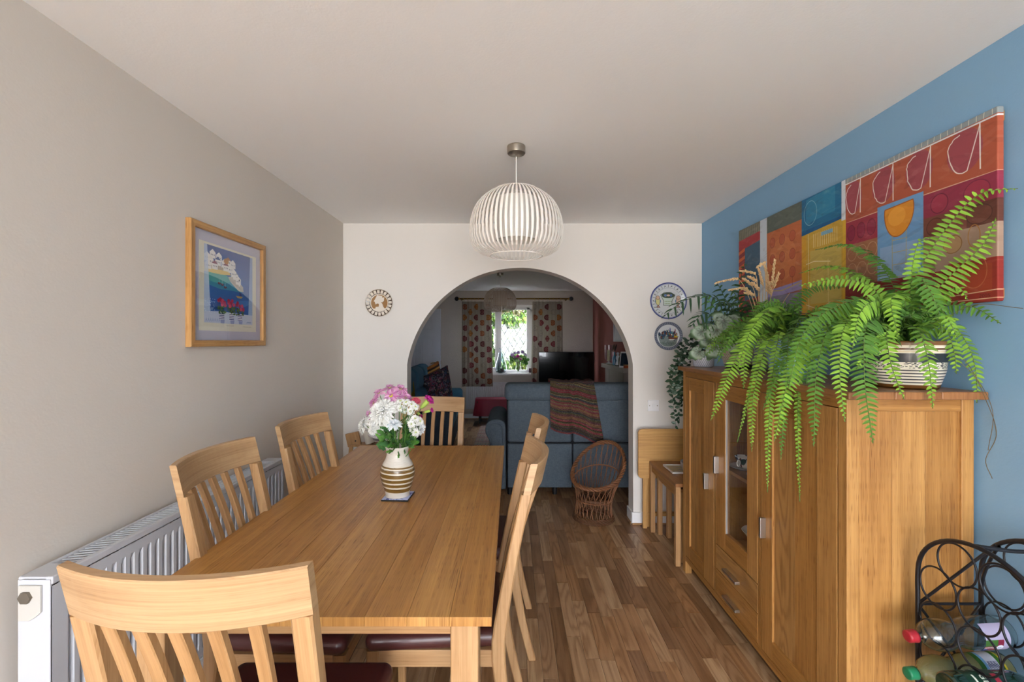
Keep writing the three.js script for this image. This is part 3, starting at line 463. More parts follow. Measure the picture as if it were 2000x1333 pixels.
{
  const ring = (c, r0, r1, col) => { c.fillStyle = col; c.beginPath(); c.arc(0, 0, r1, 0, 7); c.arc(0, 0, r0, 7, 0, true); c.fill(); };
  const disc = (c, x, y, rx, ry, col, a = 0, line) => { c.beginPath(); c.ellipse(x, y, rx, ry, a, 0, 7); if (col) { c.fillStyle = col; c.fill(); } if (line) { c.strokeStyle = line; c.lineWidth = 0.02; c.stroke(); } };
  const poly = (c, p, col, line) => { c.beginPath(); p.forEach(([x, y], i) => i ? c.lineTo(x, y) : c.moveTo(x, y)); c.closePath(); if (col) { c.fillStyle = col; c.fill(); } if (line) { c.strokeStyle = line; c.lineWidth = 0.025; c.stroke(); } };
  const p1 = plate('small brown and cream relief plate with a crouching figure, left of the arch', -1.035, 1.727, 0.107, (c) => {
    disc(c, 0, 0, 1, 1, '#4c3b2c'); ring(c, 0.6, 0.66, '#e9dfcf'); disc(c, 0, 0, 0.6, 0.6, '#9c713c'); ring(c, 0.97, 1, '#cfc2ae');
  });
  // raised glyph tiles and the raised figure
  const cream = std({ color: hex('#e6ddd0'), roughness: 0.6 }), tiles = [];
  for (let i = 0; i < 20; i++) { const b = rbox(0.02, 0.027, 0.005, 0, 0, 0, 0.003).translate(0, 0.0875, 0.0148).rotateZ(i * Math.PI / 10 + 0.05); tiles.push(b); }
  for (const b of tiles) part('glyph_tile', b, cream, p1);
  const fig = (pts, d = 0.005) => { const s = new THREE.Shape(pts.map((q) => new THREE.Vector2(q[0] * 0.107, q[1] * 0.107))); return new THREE.ExtrudeGeometry(s, { depth: d, bevelSize: 0.0012, bevelThickness: 0.0015, bevelSegments: 2 }).translate(0, 0, 0.006); };
  part('figure', [fig([[-0.3, 0.24], [-0.14, 0.56], [0.2, 0.5], [0.24, 0.34], [0.36, 0.42], [0.34, 0.16], [0.22, 0.04], [0.1, 0.06], [0.22, -0.06], [0.3, -0.3], [0.38, -0.4], [-0.26, -0.42], [-0.24, -0.3], [-0.02, -0.28], [0, -0.1], [-0.1, -0.02], [-0.26, -0.1], [-0.3, 0.08], [-0.38, 0.12]]), fig([[-0.5, -0.42], [0.55, -0.4], [0.4, -0.52], [0, -0.6], [-0.4, -0.52]], 0.003)], cream, p1, 'raised crouching figure');
  plate('large blue-rimmed plate painted with a basket and two fish, right of the arch', 1.217, 1.743, 0.143, (c) => {
    disc(c, 0, 0, 1, 1, '#cfd2d2'); ring(c, 0.93, 1, '#3c4684'); ring(c, 0.9, 0.915, '#5a6296'); ring(c, 0.7, 0.715, '#7f879c');
    for (let i = 0; i < 28; i++) { c.save(); c.rotate(i * Math.PI / 14); if (i % 2) poly(c, [[-0.06, -0.74], [0, -0.87], [0.06, -0.74], [0.02, -0.8]], '#4a4a44'); else { c.fillStyle = '#55564e'; c.fillRect(-0.012, -0.88, 0.024, 0.14); } c.restore(); }
    poly(c, [[-0.4, -0.32], [-0.2, -0.46], [0.15, -0.46], [0.38, -0.32], [0.22, 0.0], [0.2, 0.24], [-0.24, 0.24], [-0.24, 0]], '#c3d2c4', '#2c4030'); disc(c, 0, -0.3, 0.34, 0.14, '#3a4a34', 0, '#22301f'); disc(c, -0.14, -0.3, 0.08, 0.07, '#5a78a8'); disc(c, 0.16, -0.3, 0.07, 0.07, '#4a69a0'); disc(c, 0.02, -0.3, 0.09, 0.05, '#d6b3a2'); c.fillStyle = '#8a9c70'; for (let i = 0; i < 9; i++) c.fillRect(-0.18 + (i % 5) * 0.08, 0 + Math.floor(i / 5) * 0.12, 0.05, 0.05);
    for (const s of [-1, 1]) { disc(c, s * 0.56, -0.02, 0.12, 0.26, s < 0 ? '#d3cf8a' : '#d2b49c', s * 0.1, '#5c3f3a'); disc(c, s * 0.56, -0.18, 0.1, 0.1, '#cfae92', 0, '#5c3f3a'); poly(c, [[s * 0.54, 0.22], [s * 0.44, 0.36], [s * 0.64, 0.36]], '#b98a7c', '#5c3f3a'); disc(c, s * 0.7, 0.02, 0.03, 0.08, '#58809c'); disc(c, s * 0.42, 0.02, 0.03, 0.08, '#58809c'); }
  });
  plate('smaller grey-rimmed plate painted with a harbour town, below the fish plate', 1.217, 1.469, 0.11, (c) => {
    disc(c, 0, 0, 1, 1, '#e4e6e6'); ring(c, 0.8, 1, '#6c7284'); for (let i = 0; i < 90; i++) { c.save(); c.rotate(i * Math.PI / 45); c.fillStyle = i % 2 ? '#9aa0ac' : '#484e62'; c.fillRect(-0.012, -0.96, 0.024, 0.12); c.restore(); }
    disc(c, 0, 0.36, 0.62, 0.4, '#76857f'); poly(c, [[-0.72, 0], [0.74, 0], [0.6, 0.45], [-0.6, 0.45]], '#8d9a96');
    for (let i = 0; i < 46; i++) { const x = rr(-0.65, 0.68), y = rr(-0.28, 0.24) + Math.abs(x) * 0.18, col = ['#2f4f7e', '#4a8098', '#c8b44a', '#3c5a3e', '#8a4034', '#e0e0d8', '#5aa0b4', '#c98a5a', '#20284a'][Math.floor(rnd() * 9)]; poly(c, [[x - 0.05, y], [x + 0.05, y], [x + 0.05, y - 0.12], [x, y - 0.19], [x - 0.05, y - 0.12]], col, '#30343a'); }
    for (const [x, y, col] of [[0.15, -0.5, '#3a4c9a'], [0.5, -0.42, '#8a3048'], [-0.35, -0.3, '#6a3a34']]) poly(c, [[x - 0.035, -0.2], [x + 0.035, -0.2], [x + 0.03, y], [x, y - 0.12], [x - 0.03, y]], col); disc(c, 0.55, 0.06, 0.12, 0.08, '#e3c53c'); poly(c, [[0.1, 0.1], [0.7, 0.1], [0.62, 0.22], [0.16, 0.22]], '#8a4c34'); poly(c, [[0.05, 0.22], [0.5, 0.22], [0.4, 0.3], [0.12, 0.3]], '#f0f0ea');
    for (let i = 0; i < 60; i++) disc(c, rr(-0.5, 0.5), rr(0.35, 0.68), 0.03, 0.012, ['#4e5c62', '#a9b6b4', '#5c7a5c'][i % 3], rr(-1, 1));
  });
  const s = thing('light_switch', 'white square light switch on the wall right of the arch', 'switch', [1.104, 0.925, ZA]);
  part('switch_plate', rbox(0.086, 0.086, 0.008, 0, 0, 0.004, 0.002), M.white, s);
  part('rocker', rbox(0.014, 0.026, 0.006, 0, 0, 0.009, 0.0015).rotateX(-0.08), M.white, s);
  for (const x of [-0.03, 0.03]) part('screw', cyl(0.0042, 0.0042, 0.001, 0, 0, 0, 14).rotateX(Math.PI / 2).translate(x, 0, 0.0085), M.steel, s);
}

// ---------------------------------------------------------------- sideboard
const partW = (name, geo, mat, g, label) => { const m = Array.isArray(geo) ? merge(geo) : geo; m.translate(-g.position.x, -g.position.y, -g.position.z); return part(name, m, mat, g, label); };
const sub = (name, parent) => { const o = new THREE.Group(); o.name = name; parent.add(o); return o; };
const partS = (name, geo, mat, grp, root) => { const m = Array.isArray(geo) ? merge(geo) : geo; m.translate(-root.position.x, -root.position.y, -root.position.z); return part(name, m, mat, grp); };
{
  const XF = 1.066, XB = 1.472, N = -1.449, F = -2.837;                   // front, back, near and far faces
  const t = thing('sideboard', 'tall oak sideboard with panelled doors, a glazed middle door and two drawers', 'sideboard', [1.27, 0, -2.143]);
  const oak = M.oak, pw = 0.04;
  for (const x of [XF, XB - pw]) for (const z of [N, F + pw]) partW('corner_post', span(x, x + pw, 0, 1.247, z, z - pw, 0.003), oak[2], t);
  for (const [z, s] of [[N, -1], [F, 1]]) {
    partW('side_rail', span(XF + pw, XB - pw, 1.205, 1.247, z + s * 0.002, z + s * 0.03, 0.002, 'x'), oak[1], t);
    partW('side_rail', span(XF + pw, XB - pw, 0.085, 0.14, z + s * 0.002, z + s * 0.03, 0.002, 'x'), oak[1], t);
    const bw = (XB - XF - 2 * pw) / 3;
    for (let i = 0; i < 3; i++) partW('side_board', span(XF + pw + i * bw + 0.0003, XF + pw + (i + 1) * bw - 0.0003, 0.135, 1.21, z + s * 0.007, z + s * 0.02, 0.0008), [oak[0], oak[2], oak[1]][i], t);
  }
  for (let i = 0; i < 3; i++) partW('top_plank', span(1.043 + i * 0.1447, 1.043 + (i + 1) * 0.1447 - 0.0004, 1.247, 1.272, N + 0.04, F - 0.03, 0.0035, 'z'), M.oakTop, t);
  partW('top_rail', span(XF + 0.001, XF + 0.024, 1.213, 1.247, N - pw, F + pw, 0.002, 'z'), oak[1], t);
  partW('bottom_rail', span(XF + 0.001, XF + 0.024, 0.078, 0.112, N - pw, F + pw, 0.002, 'z'), oak[1], t);
  partW('back_panel', span(XB - 0.012, XB - 0.002, 0.08, 1.246, N - 0.02, F + 0.02, 0.001), M.oakFig, t);
  partW('bottom_board', span(XF + 0.024, XB - 0.012, 0.085, 0.105, N - 0.02, F + 0.02, 0.001, 'z'), oak[1], t);
  for (const z of [-2.392, -1.963]) partW('partition', span(XF + 0.001, XB - 0.012, 0.112, 1.213, z - 0.011, z + 0.011, 0.001), oak[1], t);
  const handle = (pts, root, grp) => partS('handle', pts, M.chrome, grp, root);
  const vBar = (z, y0, y1) => [span(XF - 0.024, XF + 0.001, y0, y1, z - 0.007, z + 0.007, 0.0025)];
  const doorFrame = (grp, a, b, y0, y1, sl, sr, rt, rb) => {
    partS('stile', span(XF, XF + 0.022, y0, y1, a, a + sl, 0.0025), oak[0], grp, t); partS('stile', span(XF, XF + 0.022, y0, y1, b - sr, b, 0.0025), oak[2], grp, t);
    partS('rail', span(XF, XF + 0.022, y1 - rt, y1, a + sl, b - sr, 0.0025, 'z'), oak[1], grp, t); partS('rail', span(XF, XF + 0.022, y0, y0 + rb, a + sl, b - sr, 0.0025, 'z'), oak[1], grp, t);
  };
  for (const [a, b, hz, hy, sl, sr] of [[-2.794, -2.406, -2.475, 0.625, 0.06, 0.125], [-1.948, -1.494, -1.918, 0.6, 0.082, 0.1]]) {   // panelled doors; a is the far edge
    const d = sub('door', t); doorFrame(d, a, b, 0.115, 1.21, sl, sr, 0.078, 0.08);
    const p0 = a + sl - 0.004, p1 = b - sr + 0.004, pw2 = (p1 - p0) / 2;
    for (let i = 0; i < 2; i++) partS('panel_board', span(XF + 0.009, XF + 0.017, 0.19, 1.136, p0 + i * pw2 + 0.0002, p0 + (i + 1) * pw2 - 0.0002, 0.0006), i ? oak[0] : M.oakFig, d, t);
    handle(vBar(hz, hy, hy + 0.086), t, d);
  }
  const gd = sub('glazed_door', t); doorFrame(gd, -2.378, -1.976, 0.375, 1.21, 0.1, 0.09, 0.075, 0.09);
  partS('pane', plain(XF + 0.009, XF + 0.013, 0.46, 1.14, -2.283, -2.062), M.glass, gd, t);
  partS('glazing_bead', [span(XF + 0.003, XF + 0.012, 0.462, 1.137, -2.28, -2.276, 0.001)], std({ color: hex('#9a9a9c'), roughness: 0.3 }), gd, t);
  handle(vBar(-2.352, 0.746, 0.834), t, gd);
  for (const [y0, y1, hy] of [[0.246, 0.371, 0.293], [0.115, 0.243, 0.161]]) {
    const d = sub('drawer', t); partS('drawer_front', span(XF, XF + 0.022, y0, y1, -2.378, -1.976, 0.0025, 'z'), y0 > 0.2 ? M.oakFig : oak[0], d, t);
    handle([span(XF - 0.024, XF + 0.001, hy - 0.007, hy + 0.007, -2.265, -2.13, 0.0025)], t, d);
  }
  partW('shelf', span(XF + 0.03, XB - 0.013, 0.762, 0.78, -2.38, -1.975, 0.001, 'z'), oak[1], t);
  partW('shelf', span(XF + 0.024, XB - 0.013, 0.372, 0.39, -2.38, -1.975, 0.001, 'z'), oak[1], t);
  // crockery behind the glass
  const china = phys({ map: canvasTex(256, 64, (c, w, h) => { c.fillStyle = '#f0eee8'; c.fillRect(0, 0, w, h); for (let i = 0; i < 16; i++) { c.fillStyle = ['#2b2f4a', '#5a2a28', '#28402e'][i % 3]; c.beginPath(); c.ellipse(i * 16 + 8, 34 + 8 * Math.sin(i * 2), 6, 13, i, 0, 7); c.fill(); } c.fillStyle = '#b08a4a'; c.fillRect(0, 0, w, 4); }), roughness: 0.2, clearcoat: 0.6 });
  const whiteC = phys({ color: hex('#efeeea'), roughness: 0.2, clearcoat: 0.6 });
  const sauc = (r) => lathe([[0, 0], [r * 0.5, 0], [r * 0.58, 0.004], [r, 0.015], [r, 0.017], [r * 0.55, 0.007], [0, 0.006]], 40);
  solo('saucer', sauc(0.072).translate(1.175, 0.781, -2.3), whiteC, 'china saucer under the patterned cup behind the glass door', 'saucer');
  const cup = thing('tea_cup', 'patterned china tea cup on the shelf behind the glass door', 'cup', [1.175, 0.788, -2.3]);
  part('cup_body', lathe([[0, 0], [0.02, 0], [0.021, 0.005], [0.034, 0.02], [0.042, 0.045], [0.046, 0.057], [0.0445, 0.057], [0.04, 0.045], [0.03, 0.02], [0, 0.008]], 40), china, cup);
  part('handle', new THREE.TorusGeometry(0.014, 0.003, 8, 20).rotateY(0.6).translate(-0.045, 0.032, 0.03), whiteC, cup);
  solo('saucer', sauc(0.07).translate(1.18, 0.781, -2.14), whiteC, 'second china saucer on the shelf, beside the cup, nearer the drawers end', 'saucer');
  const bowl = thing('footed_bowl', 'white footed bowl at the bottom of the glazed compartment', 'bowl', [1.2, 0.391, -2.19]);
  part('bowl_body', lathe([[0, 0.058], [0.03, 0.06], [0.06, 0.085], [0.086, 0.12], [0.083, 0.122], [0.055, 0.09], [0, 0.07]], 44), whiteC, bowl);
  part('foot', lathe([[0, 0], [0.05, 0], [0.05, 0.006], [0.03, 0.03], [0.024, 0.06], [0, 0.06]], 36), whiteC, bowl);
  const jug = thing('white_jug', 'pale blue white jug standing in the footed bowl behind glass', 'jug', [1.2, 0.463, -2.19]);
  part('jug_body', lathe([[0, 0], [0.034, 0], [0.044, 0.02], [0.046, 0.05], [0.03, 0.09], [0.026, 0.11], [0.03, 0.125], [0.027, 0.125], [0.023, 0.11], [0.04, 0.05], [0, 0.01]], 36), phys({ color: hex('#dfe4ea'), roughness: 0.25, clearcoat: 0.5 }), jug);
}

// ---------------------------------------------------------------- folding table, nest of tables, tray and bowl
{
  const ft = thing('folding_table', 'folded wooden snack table with a round-cornered top against the wall', 'table', [1.16, 0, -3.47]);
  const s = new THREE.Shape(), a = 0.2, b = 0.185, r = 0.03; s.moveTo(-a + r, -b); s.lineTo(a - r, -b); s.absarc(a - r, -b + r, r, -Math.PI / 2, 0); s.lineTo(a, b - r); s.absarc(a - r, b - r, r, 0, Math.PI / 2); s.lineTo(-a + r, b); s.absarc(-a + r, b - r, r, Math.PI / 2, Math.PI); s.lineTo(-a, -b + r); s.absarc(-a + r, -b + r, r, Math.PI, 1.5 * Math.PI);
  const lw = std({ map: beech, color: hex('#d9ab6a'), roughness: 0.4 });
  part('table_top', boxUV(new THREE.ExtrudeGeometry(s, { depth: 0.012, bevelSize: 0.003, bevelThickness: 0.003, bevelSegments: 2 }).translate(0, 0.575, 0.005), 'x'), lw, ft);
  for (const x of [-0.145, 0.145]) { part('leg', span(x - 0.016, x + 0.016, 0, 0.56, -0.02, 0.0, 0.002), lw, ft); part('leg', span(x - 0.016 + Math.sign(-x) * 0.035, x + 0.016 + Math.sign(-x) * 0.035, 0, 0.62, -0.045, -0.025, 0.002), lw, ft); }
  part('stretcher', span(-0.13, 0.13, 0.09, 0.115, -0.017, -0.004, 0.002, 'x'), lw, ft); part('stretcher', span(-0.1, 0.1, 0.09, 0.115, -0.042, -0.028, 0.002, 'x'), lw, ft);
  const nest = (label, x0, x1, z0, z1, h) => {                           // z0 near, z1 far
    const t = thing('nesting_table', label, 'table', [(x0 + x1) / 2, 0, (z0 + z1) / 2], 0, 'nest of oak tables');
    partW('table_top', span(x0, x1, h - 0.022, h, z0, z1, 0.003, 'z'), M.oakTop, t);
    const l = 0.032;
    for (const x of [x0 + 0.002, x1 - 0.002 - l]) for (const z of [z0 - 0.002, z1 + 0.002 + l]) partW('leg', span(x, x + l, 0, h - 0.022, z, z - l, 0.002), M.beech[1], t);
    for (const x of [x0 + 0.006, x1 - 0.026]) partW('apron', span(x, x + 0.02, h - 0.07, h - 0.022, z0 - l, z1 + l, 0.002, 'z'), M.oak[1], t);
    return t;
  };
  nest('largest oak nesting table, carrying the tray and the bowl', 1.035, 1.445, -2.88, -3.43, 0.525);
  nest('middle oak nesting table tucked under the largest one', 1.075, 1.405, -2.93, -3.385, 0.475);
  nest('smallest oak nesting table tucked under the middle one', 1.125, 1.355, -2.96, -3.33, 0.425);
  const tray = thing('tray', 'small square white dish with a yellow swirl on the nesting table', 'tray', [1.19, 0.526, -3.19]);
  part('tray_dish', [rbox(0.2, 0.006, 0.2, 0, 0.004, 0, 0.002), rbox(0.2, 0.008, 0.01, 0, 0.01, 0.096, 0.003), rbox(0.2, 0.008, 0.01, 0, 0.01, -0.096, 0.003), rbox(0.01, 0.008, 0.19, 0.096, 0.01, 0, 0.003), rbox(0.01, 0.008, 0.19, -0.096, 0.01, 0, 0.003)], phys({ color: hex('#d9d6d2'), roughness: 0.3 }), tray);
  part('swirl', new THREE.PlaneGeometry(0.176, 0.176).rotateX(-Math.PI / 2).translate(0, 0.0075, 0), std({ map: canvasTex(128, 128, (c) => { c.fillStyle = '#a8a49c'; c.fillRect(0, 0, 128, 128); c.lineWidth = 9; for (let i = 0; i < 6; i++) { c.strokeStyle = i % 2 ? '#c8a84c' : '#8a8478'; c.beginPath(); c.arc(20, 120, 18 + i * 18, 0, 7); c.stroke(); } }), roughness: 0.3 }), tray, 'yellow swirl pattern');
  const bw = thing('bowl', 'grey stoneware bowl at the edge of the nesting table', 'bowl', [1.215, 0.526, -3.0]);
  part('bowl_body', lathe([[0, 0], [0.045, 0], [0.048, 0.01], [0.08, 0.04], [0.098, 0.085], [0.1, 0.105], [0.094, 0.105], [0.09, 0.08], [0.07, 0.04], [0, 0.014]], 48), std({ color: hex('#a9a6ac'), roughness: 0.5 }), bw);
}

// ---------------------------------------------------------------- wine rack and bottles
{
  const t = thing('wine_rack', 'black wrought iron wine rack with looped rings beside the sideboard', 'rack', [1.345, 0, -1.22]);
  const fx = -0.095, bx = 0.1, za = -0.182, zb = 0.182, yb = 0.72, r = 0.0062;
  const archY = (z) => yb + 0.155 * Math.sqrt(Math.max(0, 1 - (z / zb) ** 2));
  for (const x of [fx, bx]) {
    const pts = [V(x, 0, za)]; for (let i = 0; i <= 6; i++) pts.push(V(x, 0.1 + i * (yb - 0.1) / 6, za)); for (let i = 1; i < 14; i++) { const a = Math.PI - Math.PI * i / 14; pts.push(V(x, yb + 0.155 * Math.sin(a), zb * Math.cos(a))); } for (let i = 0; i <= 6; i++) pts.push(V(x, yb - i * (yb - 0.1) / 6, zb)); pts.push(V(x, 0, zb));
    part('hoop_frame', tube(pts, r, 90, 8), M.iron, t);
  }
  for (const z of [za, zb]) {
    for (const y of [0.62, 0.12]) part('crossbar', rod(V(fx, y, z), V(bx, y, z), 0.0042), M.iron, t);
    for (const [y0, y1] of [[0.62, 0.36], [0.36, 0.12]]) { part('brace', rod(V(fx, y0, z), V(bx, y1, z), 0.0042), M.iron, t); part('brace', rod(V(fx, y1, z), V(bx, y0, z), 0.0042), M.iron, t); }
    part('brace', rod(V(fx, 0.62, z), V(0, 0.862, z * 0.25), 0.0042), M.iron, t);
    part('brace', tube([V(bx, 0.62, z), V(bx * 0.5, 0.73, z * 0.7), V(bx * 0.2, 0.82, z * 0.4), V(0, 0.862, z * 0.2)], 0.0042, 24, 8), M.iron, t);
  }
  part('top_bar', tube([V(fx, 0.873, -0.02), V(0, 0.866, 0), V(bx, 0.873, 0.02)], 0.0055, 20, 8), M.iron, t);
  const ringG = new THREE.TorusGeometry(0.057, 0.0028, 6, 40).rotateY(Math.PI / 2);
  const spots = [[-0.06, 0.8], [0.06, 0.8]]; for (let j = 0; j < 6; j++) for (const z of [-0.117, 0, 0.117]) spots.push([z, 0.705 - j * 0.107]);
  for (const x of [fx, bx]) for (const [z, y] of spots) part('ring', ringG.clone().translate(x, y, z), M.iron, t);
  // bottles lie across the rack, necks into the room (local +y of the lathe becomes -x)
  const lay = (o, x, y, z, yaw = 0, tilt = 0) => { o.position.set(x, y, z); o.rotation.set(0, yaw, Math.PI / 2 + tilt); };
  const pet = [[0, 0.004], [0.03, 0], [0.041, 0.008], [0.043, 0.03], [0.043, 0.115], [0.04, 0.13], [0.034, 0.15], [0.0335, 0.165], [0.04, 0.185], [0.043, 0.2], [0.041, 0.222], [0.033, 0.242], [0.02, 0.255], [0.0125, 0.262], [0.0125, 0.285]], petShell = [...pet, ...pet.slice(1).reverse().map(([r, y]) => [r - 0.0012, y + 0.0008]), [0, 0.0055]];
  const bottle = (name, label, z, y, glass, capCol, lab, turn, liq) => {
    const b = thing(name, label, 'bottle');
    part('bottle_body', lathe(petShell, 44), glass, b);
    if (liq) part('drink', lathe([[0, 0.006], ...pet.slice(1, 13).map(([r, y]) => [r - 0.0014, y + 0.001]), [0.012, 0.258], [0, 0.258]], 32), liq, b);
    const cap = lathe([[0, 0.302], [0.012, 0.302], [0.016, 0.3], [0.0165, 0.296], [0.0165, 0.282], [0.0172, 0.28], [0.0172, 0.274], [0, 0.274]], 40);
    part('cap', cap, std({ color: hex(capCol), roughness: 0.4 }), b);
    part('label', new THREE.CylinderGeometry(0.0436, 0.0436, 0.075, 40, 1, true, turn, 2.6).translate(0, 0.07, 0), std({ map: lab, roughness: 0.4 }), b);
    lay(b, 1.447, y, z, 0.05, 0.02); return b;
  };
  const clear = phys({ color: hex('#e9f2f1'), roughness: 0.03, transmission: 1, thickness: 0.001, ior: 1.45 });
  const scrawl = (c, x, y, w, h, col) => { c.strokeStyle = col; c.lineWidth = 5; c.beginPath(); for (let i = 0; i < 7; i++) { c.moveTo(x + i * w / 7, y + h); c.lineTo(x + (i + 0.4) * w / 7, y); c.lineTo(x + (i + 0.8) * w / 7, y + h * (i % 2 ? 1 : 0.6)); } c.stroke(); };
  const labelTex = (draw) => { const t = canvasTex(256, 384, draw); t.center.set(0.5, 0.5); t.rotation = Math.PI / 2; return t; };
  bottle('drink_bottle', 'empty clear plastic bottle with a red cap lying in the wine rack', -1.337, 0.578, clear, '#a3242f', labelTex((c) => {
    c.fillStyle = '#a9a3c0'; c.fillRect(0, 0, 256, 384); c.fillStyle = '#7d1c38'; c.fillRect(70, 90, 186, 150); c.fillStyle = '#3f6a2c'; c.fillRect(130, 176, 126, 64); c.fillStyle = '#2b4f9a'; c.fillRect(214, 90, 42, 50); c.fillStyle = '#e6e8f4'; c.beginPath(); c.arc(100, 150, 36, 0, 7); c.fill(); c.fillStyle = '#4a7ab0'; c.font = 'bold 34px sans-serif'; c.fillText('25', 82, 162); c.fillStyle = '#fff'; c.font = 'bold 34px serif'; c.fillText('Classics', 138, 166);
  }), -1.5);
  bottle('drink_bottle', 'cloudy yellowish bottle with a green cap lying in the wine rack', -1.337, 0.47, phys({ color: hex('#eef2dc'), roughness: 0.04, transmission: 1, thickness: 0.001, ior: 1.45 }), '#1f7a52', labelTex((c) => {
    c.fillStyle = '#d6dced'; c.fillRect(0, 0, 256, 384); c.fillStyle = '#e3cf2e'; c.fillRect(0, 0, 40, 384); c.fillStyle = '#3f7a2c'; c.beginPath(); c.moveTo(30, 0); c.lineTo(80, 0); c.lineTo(50, 384); c.lineTo(10, 384); c.fill(); c.fillStyle = '#4a6a3a'; c.fillRect(110, 30, 100, 60); c.fillStyle = '#7fb8e6'; c.fillRect(176, 160, 30, 224); c.fillStyle = '#2f6a2a'; c.fillRect(206, 60, 50, 324); c.fillStyle = '#f2e44a'; c.beginPath(); c.ellipse(214, 130, 40, 56, 0.4, 0, 7); c.fill(); scrawl(c, 70, 200, 104, 60, '#26356e');
  }), -0.7, phys({ color: hex('#e2e0bd'), roughness: 0.5, transmission: 0.4, thickness: 0 }));
  const wb = thing('wine_bottle', 'dark green wine bottle lying base outward in the wine rack', 'bottle');
  part('bottle_body', lathe([[0, 0.012], [0.02, 0.008], [0.03, 0], [0.036, 0.004], [0.038, 0.014], [0.038, 0.17], [0.036, 0.19], [0.022, 0.225], [0.0145, 0.245], [0.0135, 0.28], [0.0155, 0.281], [0.0155, 0.29], [0, 0.29]], 40), phys({ color: hex('#0e2a1e'), roughness: 0.06, clearcoat: 1 }), wb);
  part('label', new THREE.CylinderGeometry(0.0384, 0.0384, 0.09, 40, 1, true).translate(0, 0.085, 0), std({ map: canvasTex(512, 192, (c) => { c.fillStyle = '#16382a'; c.fillRect(0, 0, 512, 192); for (const x of [0, 128, 256, 384]) { c.fillStyle = '#a3233a'; c.fillRect(x + 6, 6, 60, 30); c.fillStyle = '#d8dccf'; c.font = 'bold 44px sans-serif'; c.fillText('GNO', x + 10, 110); c.fillRect(x + 12, 140, 90, 12); } }), roughness: 0.4 }), wb);
  wb.position.set(1.165, 0.5, -1.22); wb.rotation.set(0, 0.03, -Math.PI / 2);
}

// ---------------------------------------------------------------- plants
// a feathered leaf along a curve: pairs of leaflets on a midrib
function pinnate(ctrl, o) {
  const c = new THREE.CatmullRomCurve3(ctrl), pos = [], col = [], n = o.pairs, up = o.face.clone().normalize();
  const tip = hex(o.tip), base = hex(o.base), cc = new THREE.Color();
  for (let i = 0; i < n; i++) for (const s of [-1, 1]) {
    const t = (o.bare ?? 0.08) + (1 - (o.bare ?? 0.08)) * (i + (s > 0 ? 0.5 : 0.1)) / n, p = c.getPointAt(Math.min(1, t)), T = c.getTangentAt(Math.min(1, t));
    const S = V(0, 0, 0).crossVectors(T, up).normalize(), Nn = V(0, 0, 0).crossVectors(S, T).normalize();
    const prof = Math.min(1, (t - (o.bare ?? 0.08)) * 6 + 0.45) * Math.pow(Math.max(0.02, 1 - Math.pow(t, o.taper ?? 3)), 0.8), len = o.len * prof * rr(0.88, 1.1), w = o.width * (0.5 + 0.5 * prof);
    const D = S.clone().multiplyScalar(s).addScaledVector(T, o.sweep ?? 0.25).addScaledVector(Nn, rr(-0.25, 0.15)).normalize();
    const W = V(0, 0, 0).crossVectors(D, Nn).normalize(), droop = o.droop ?? 0.1, tw = rr(-1, 1) * (o.curl ?? 0.35), W2 = W.clone().multiplyScalar(Math.cos(tw)).addScaledVector(Nn, Math.sin(tw));
    const P = (f, e, lift) => p.clone().addScaledVector(D, len * f).addScaledVector(W2, w * e).addScaledVector(Nn, lift * w).add(V(0, -droop * len * f * f, 0));
    cc.copy(base).lerp(tip, Math.min(1, Math.max(0, t * 0.75 + rr(-0.15, 0.3))));
    const rows = [[0, 0.3], [0.15, 0.5], [0.55, 0.45], [0.85, 0.25]];
    const tri = (...q) => { for (const v of q) { pos.push(v.x, v.y, v.z); col.push(cc.r, cc.g, cc.b); } };
    for (let k = 0; k < 3; k++) { const [f0, e0] = rows[k], [f1, e1] = rows[k + 1]; for (const h of [-1, 1]) { const A = P(f0, 0, 0), B = P(f0, h * e0, 0.12), C = P(f1, h * e1, 0.12), E = P(f1, 0, 0); tri(A, B, C); tri(A, C, E); } }
    const A = P(0.85, -0.25, 0.12), B = P(0.85, 0.25, 0.12); tri(A, B, P(1, 0, 0));
  }
  const g = new THREE.BufferGeometry(); g.setAttribute('position', new THREE.Float32BufferAttribute(pos, 3)); g.setAttribute('color', new THREE.Float32BufferAttribute(col, 3)); g.computeVertexNormals();
  const rib = tube(ctrl, o.rib ?? 0.0014, 20, 4), rc = hex(o.ribCol ?? o.base), k = rib.attributes.position.count; rib.setAttribute('color', new THREE.Float32BufferAttribute(new Float32Array(k * 3).map((_, i) => [rc.r, rc.g, rc.b][i % 3]), 3));
  return merge([g, rib]);
}
const leafMat = phys({ vertexColors: true, roughness: 0.75, transmission: 0.25, thickness: 0, side: THREE.DoubleSide });
const wander = (a, b, s) => { b.x += rr(-s, s); b.y += rr(-s, s); b.z += rr(-s, s); return b; };
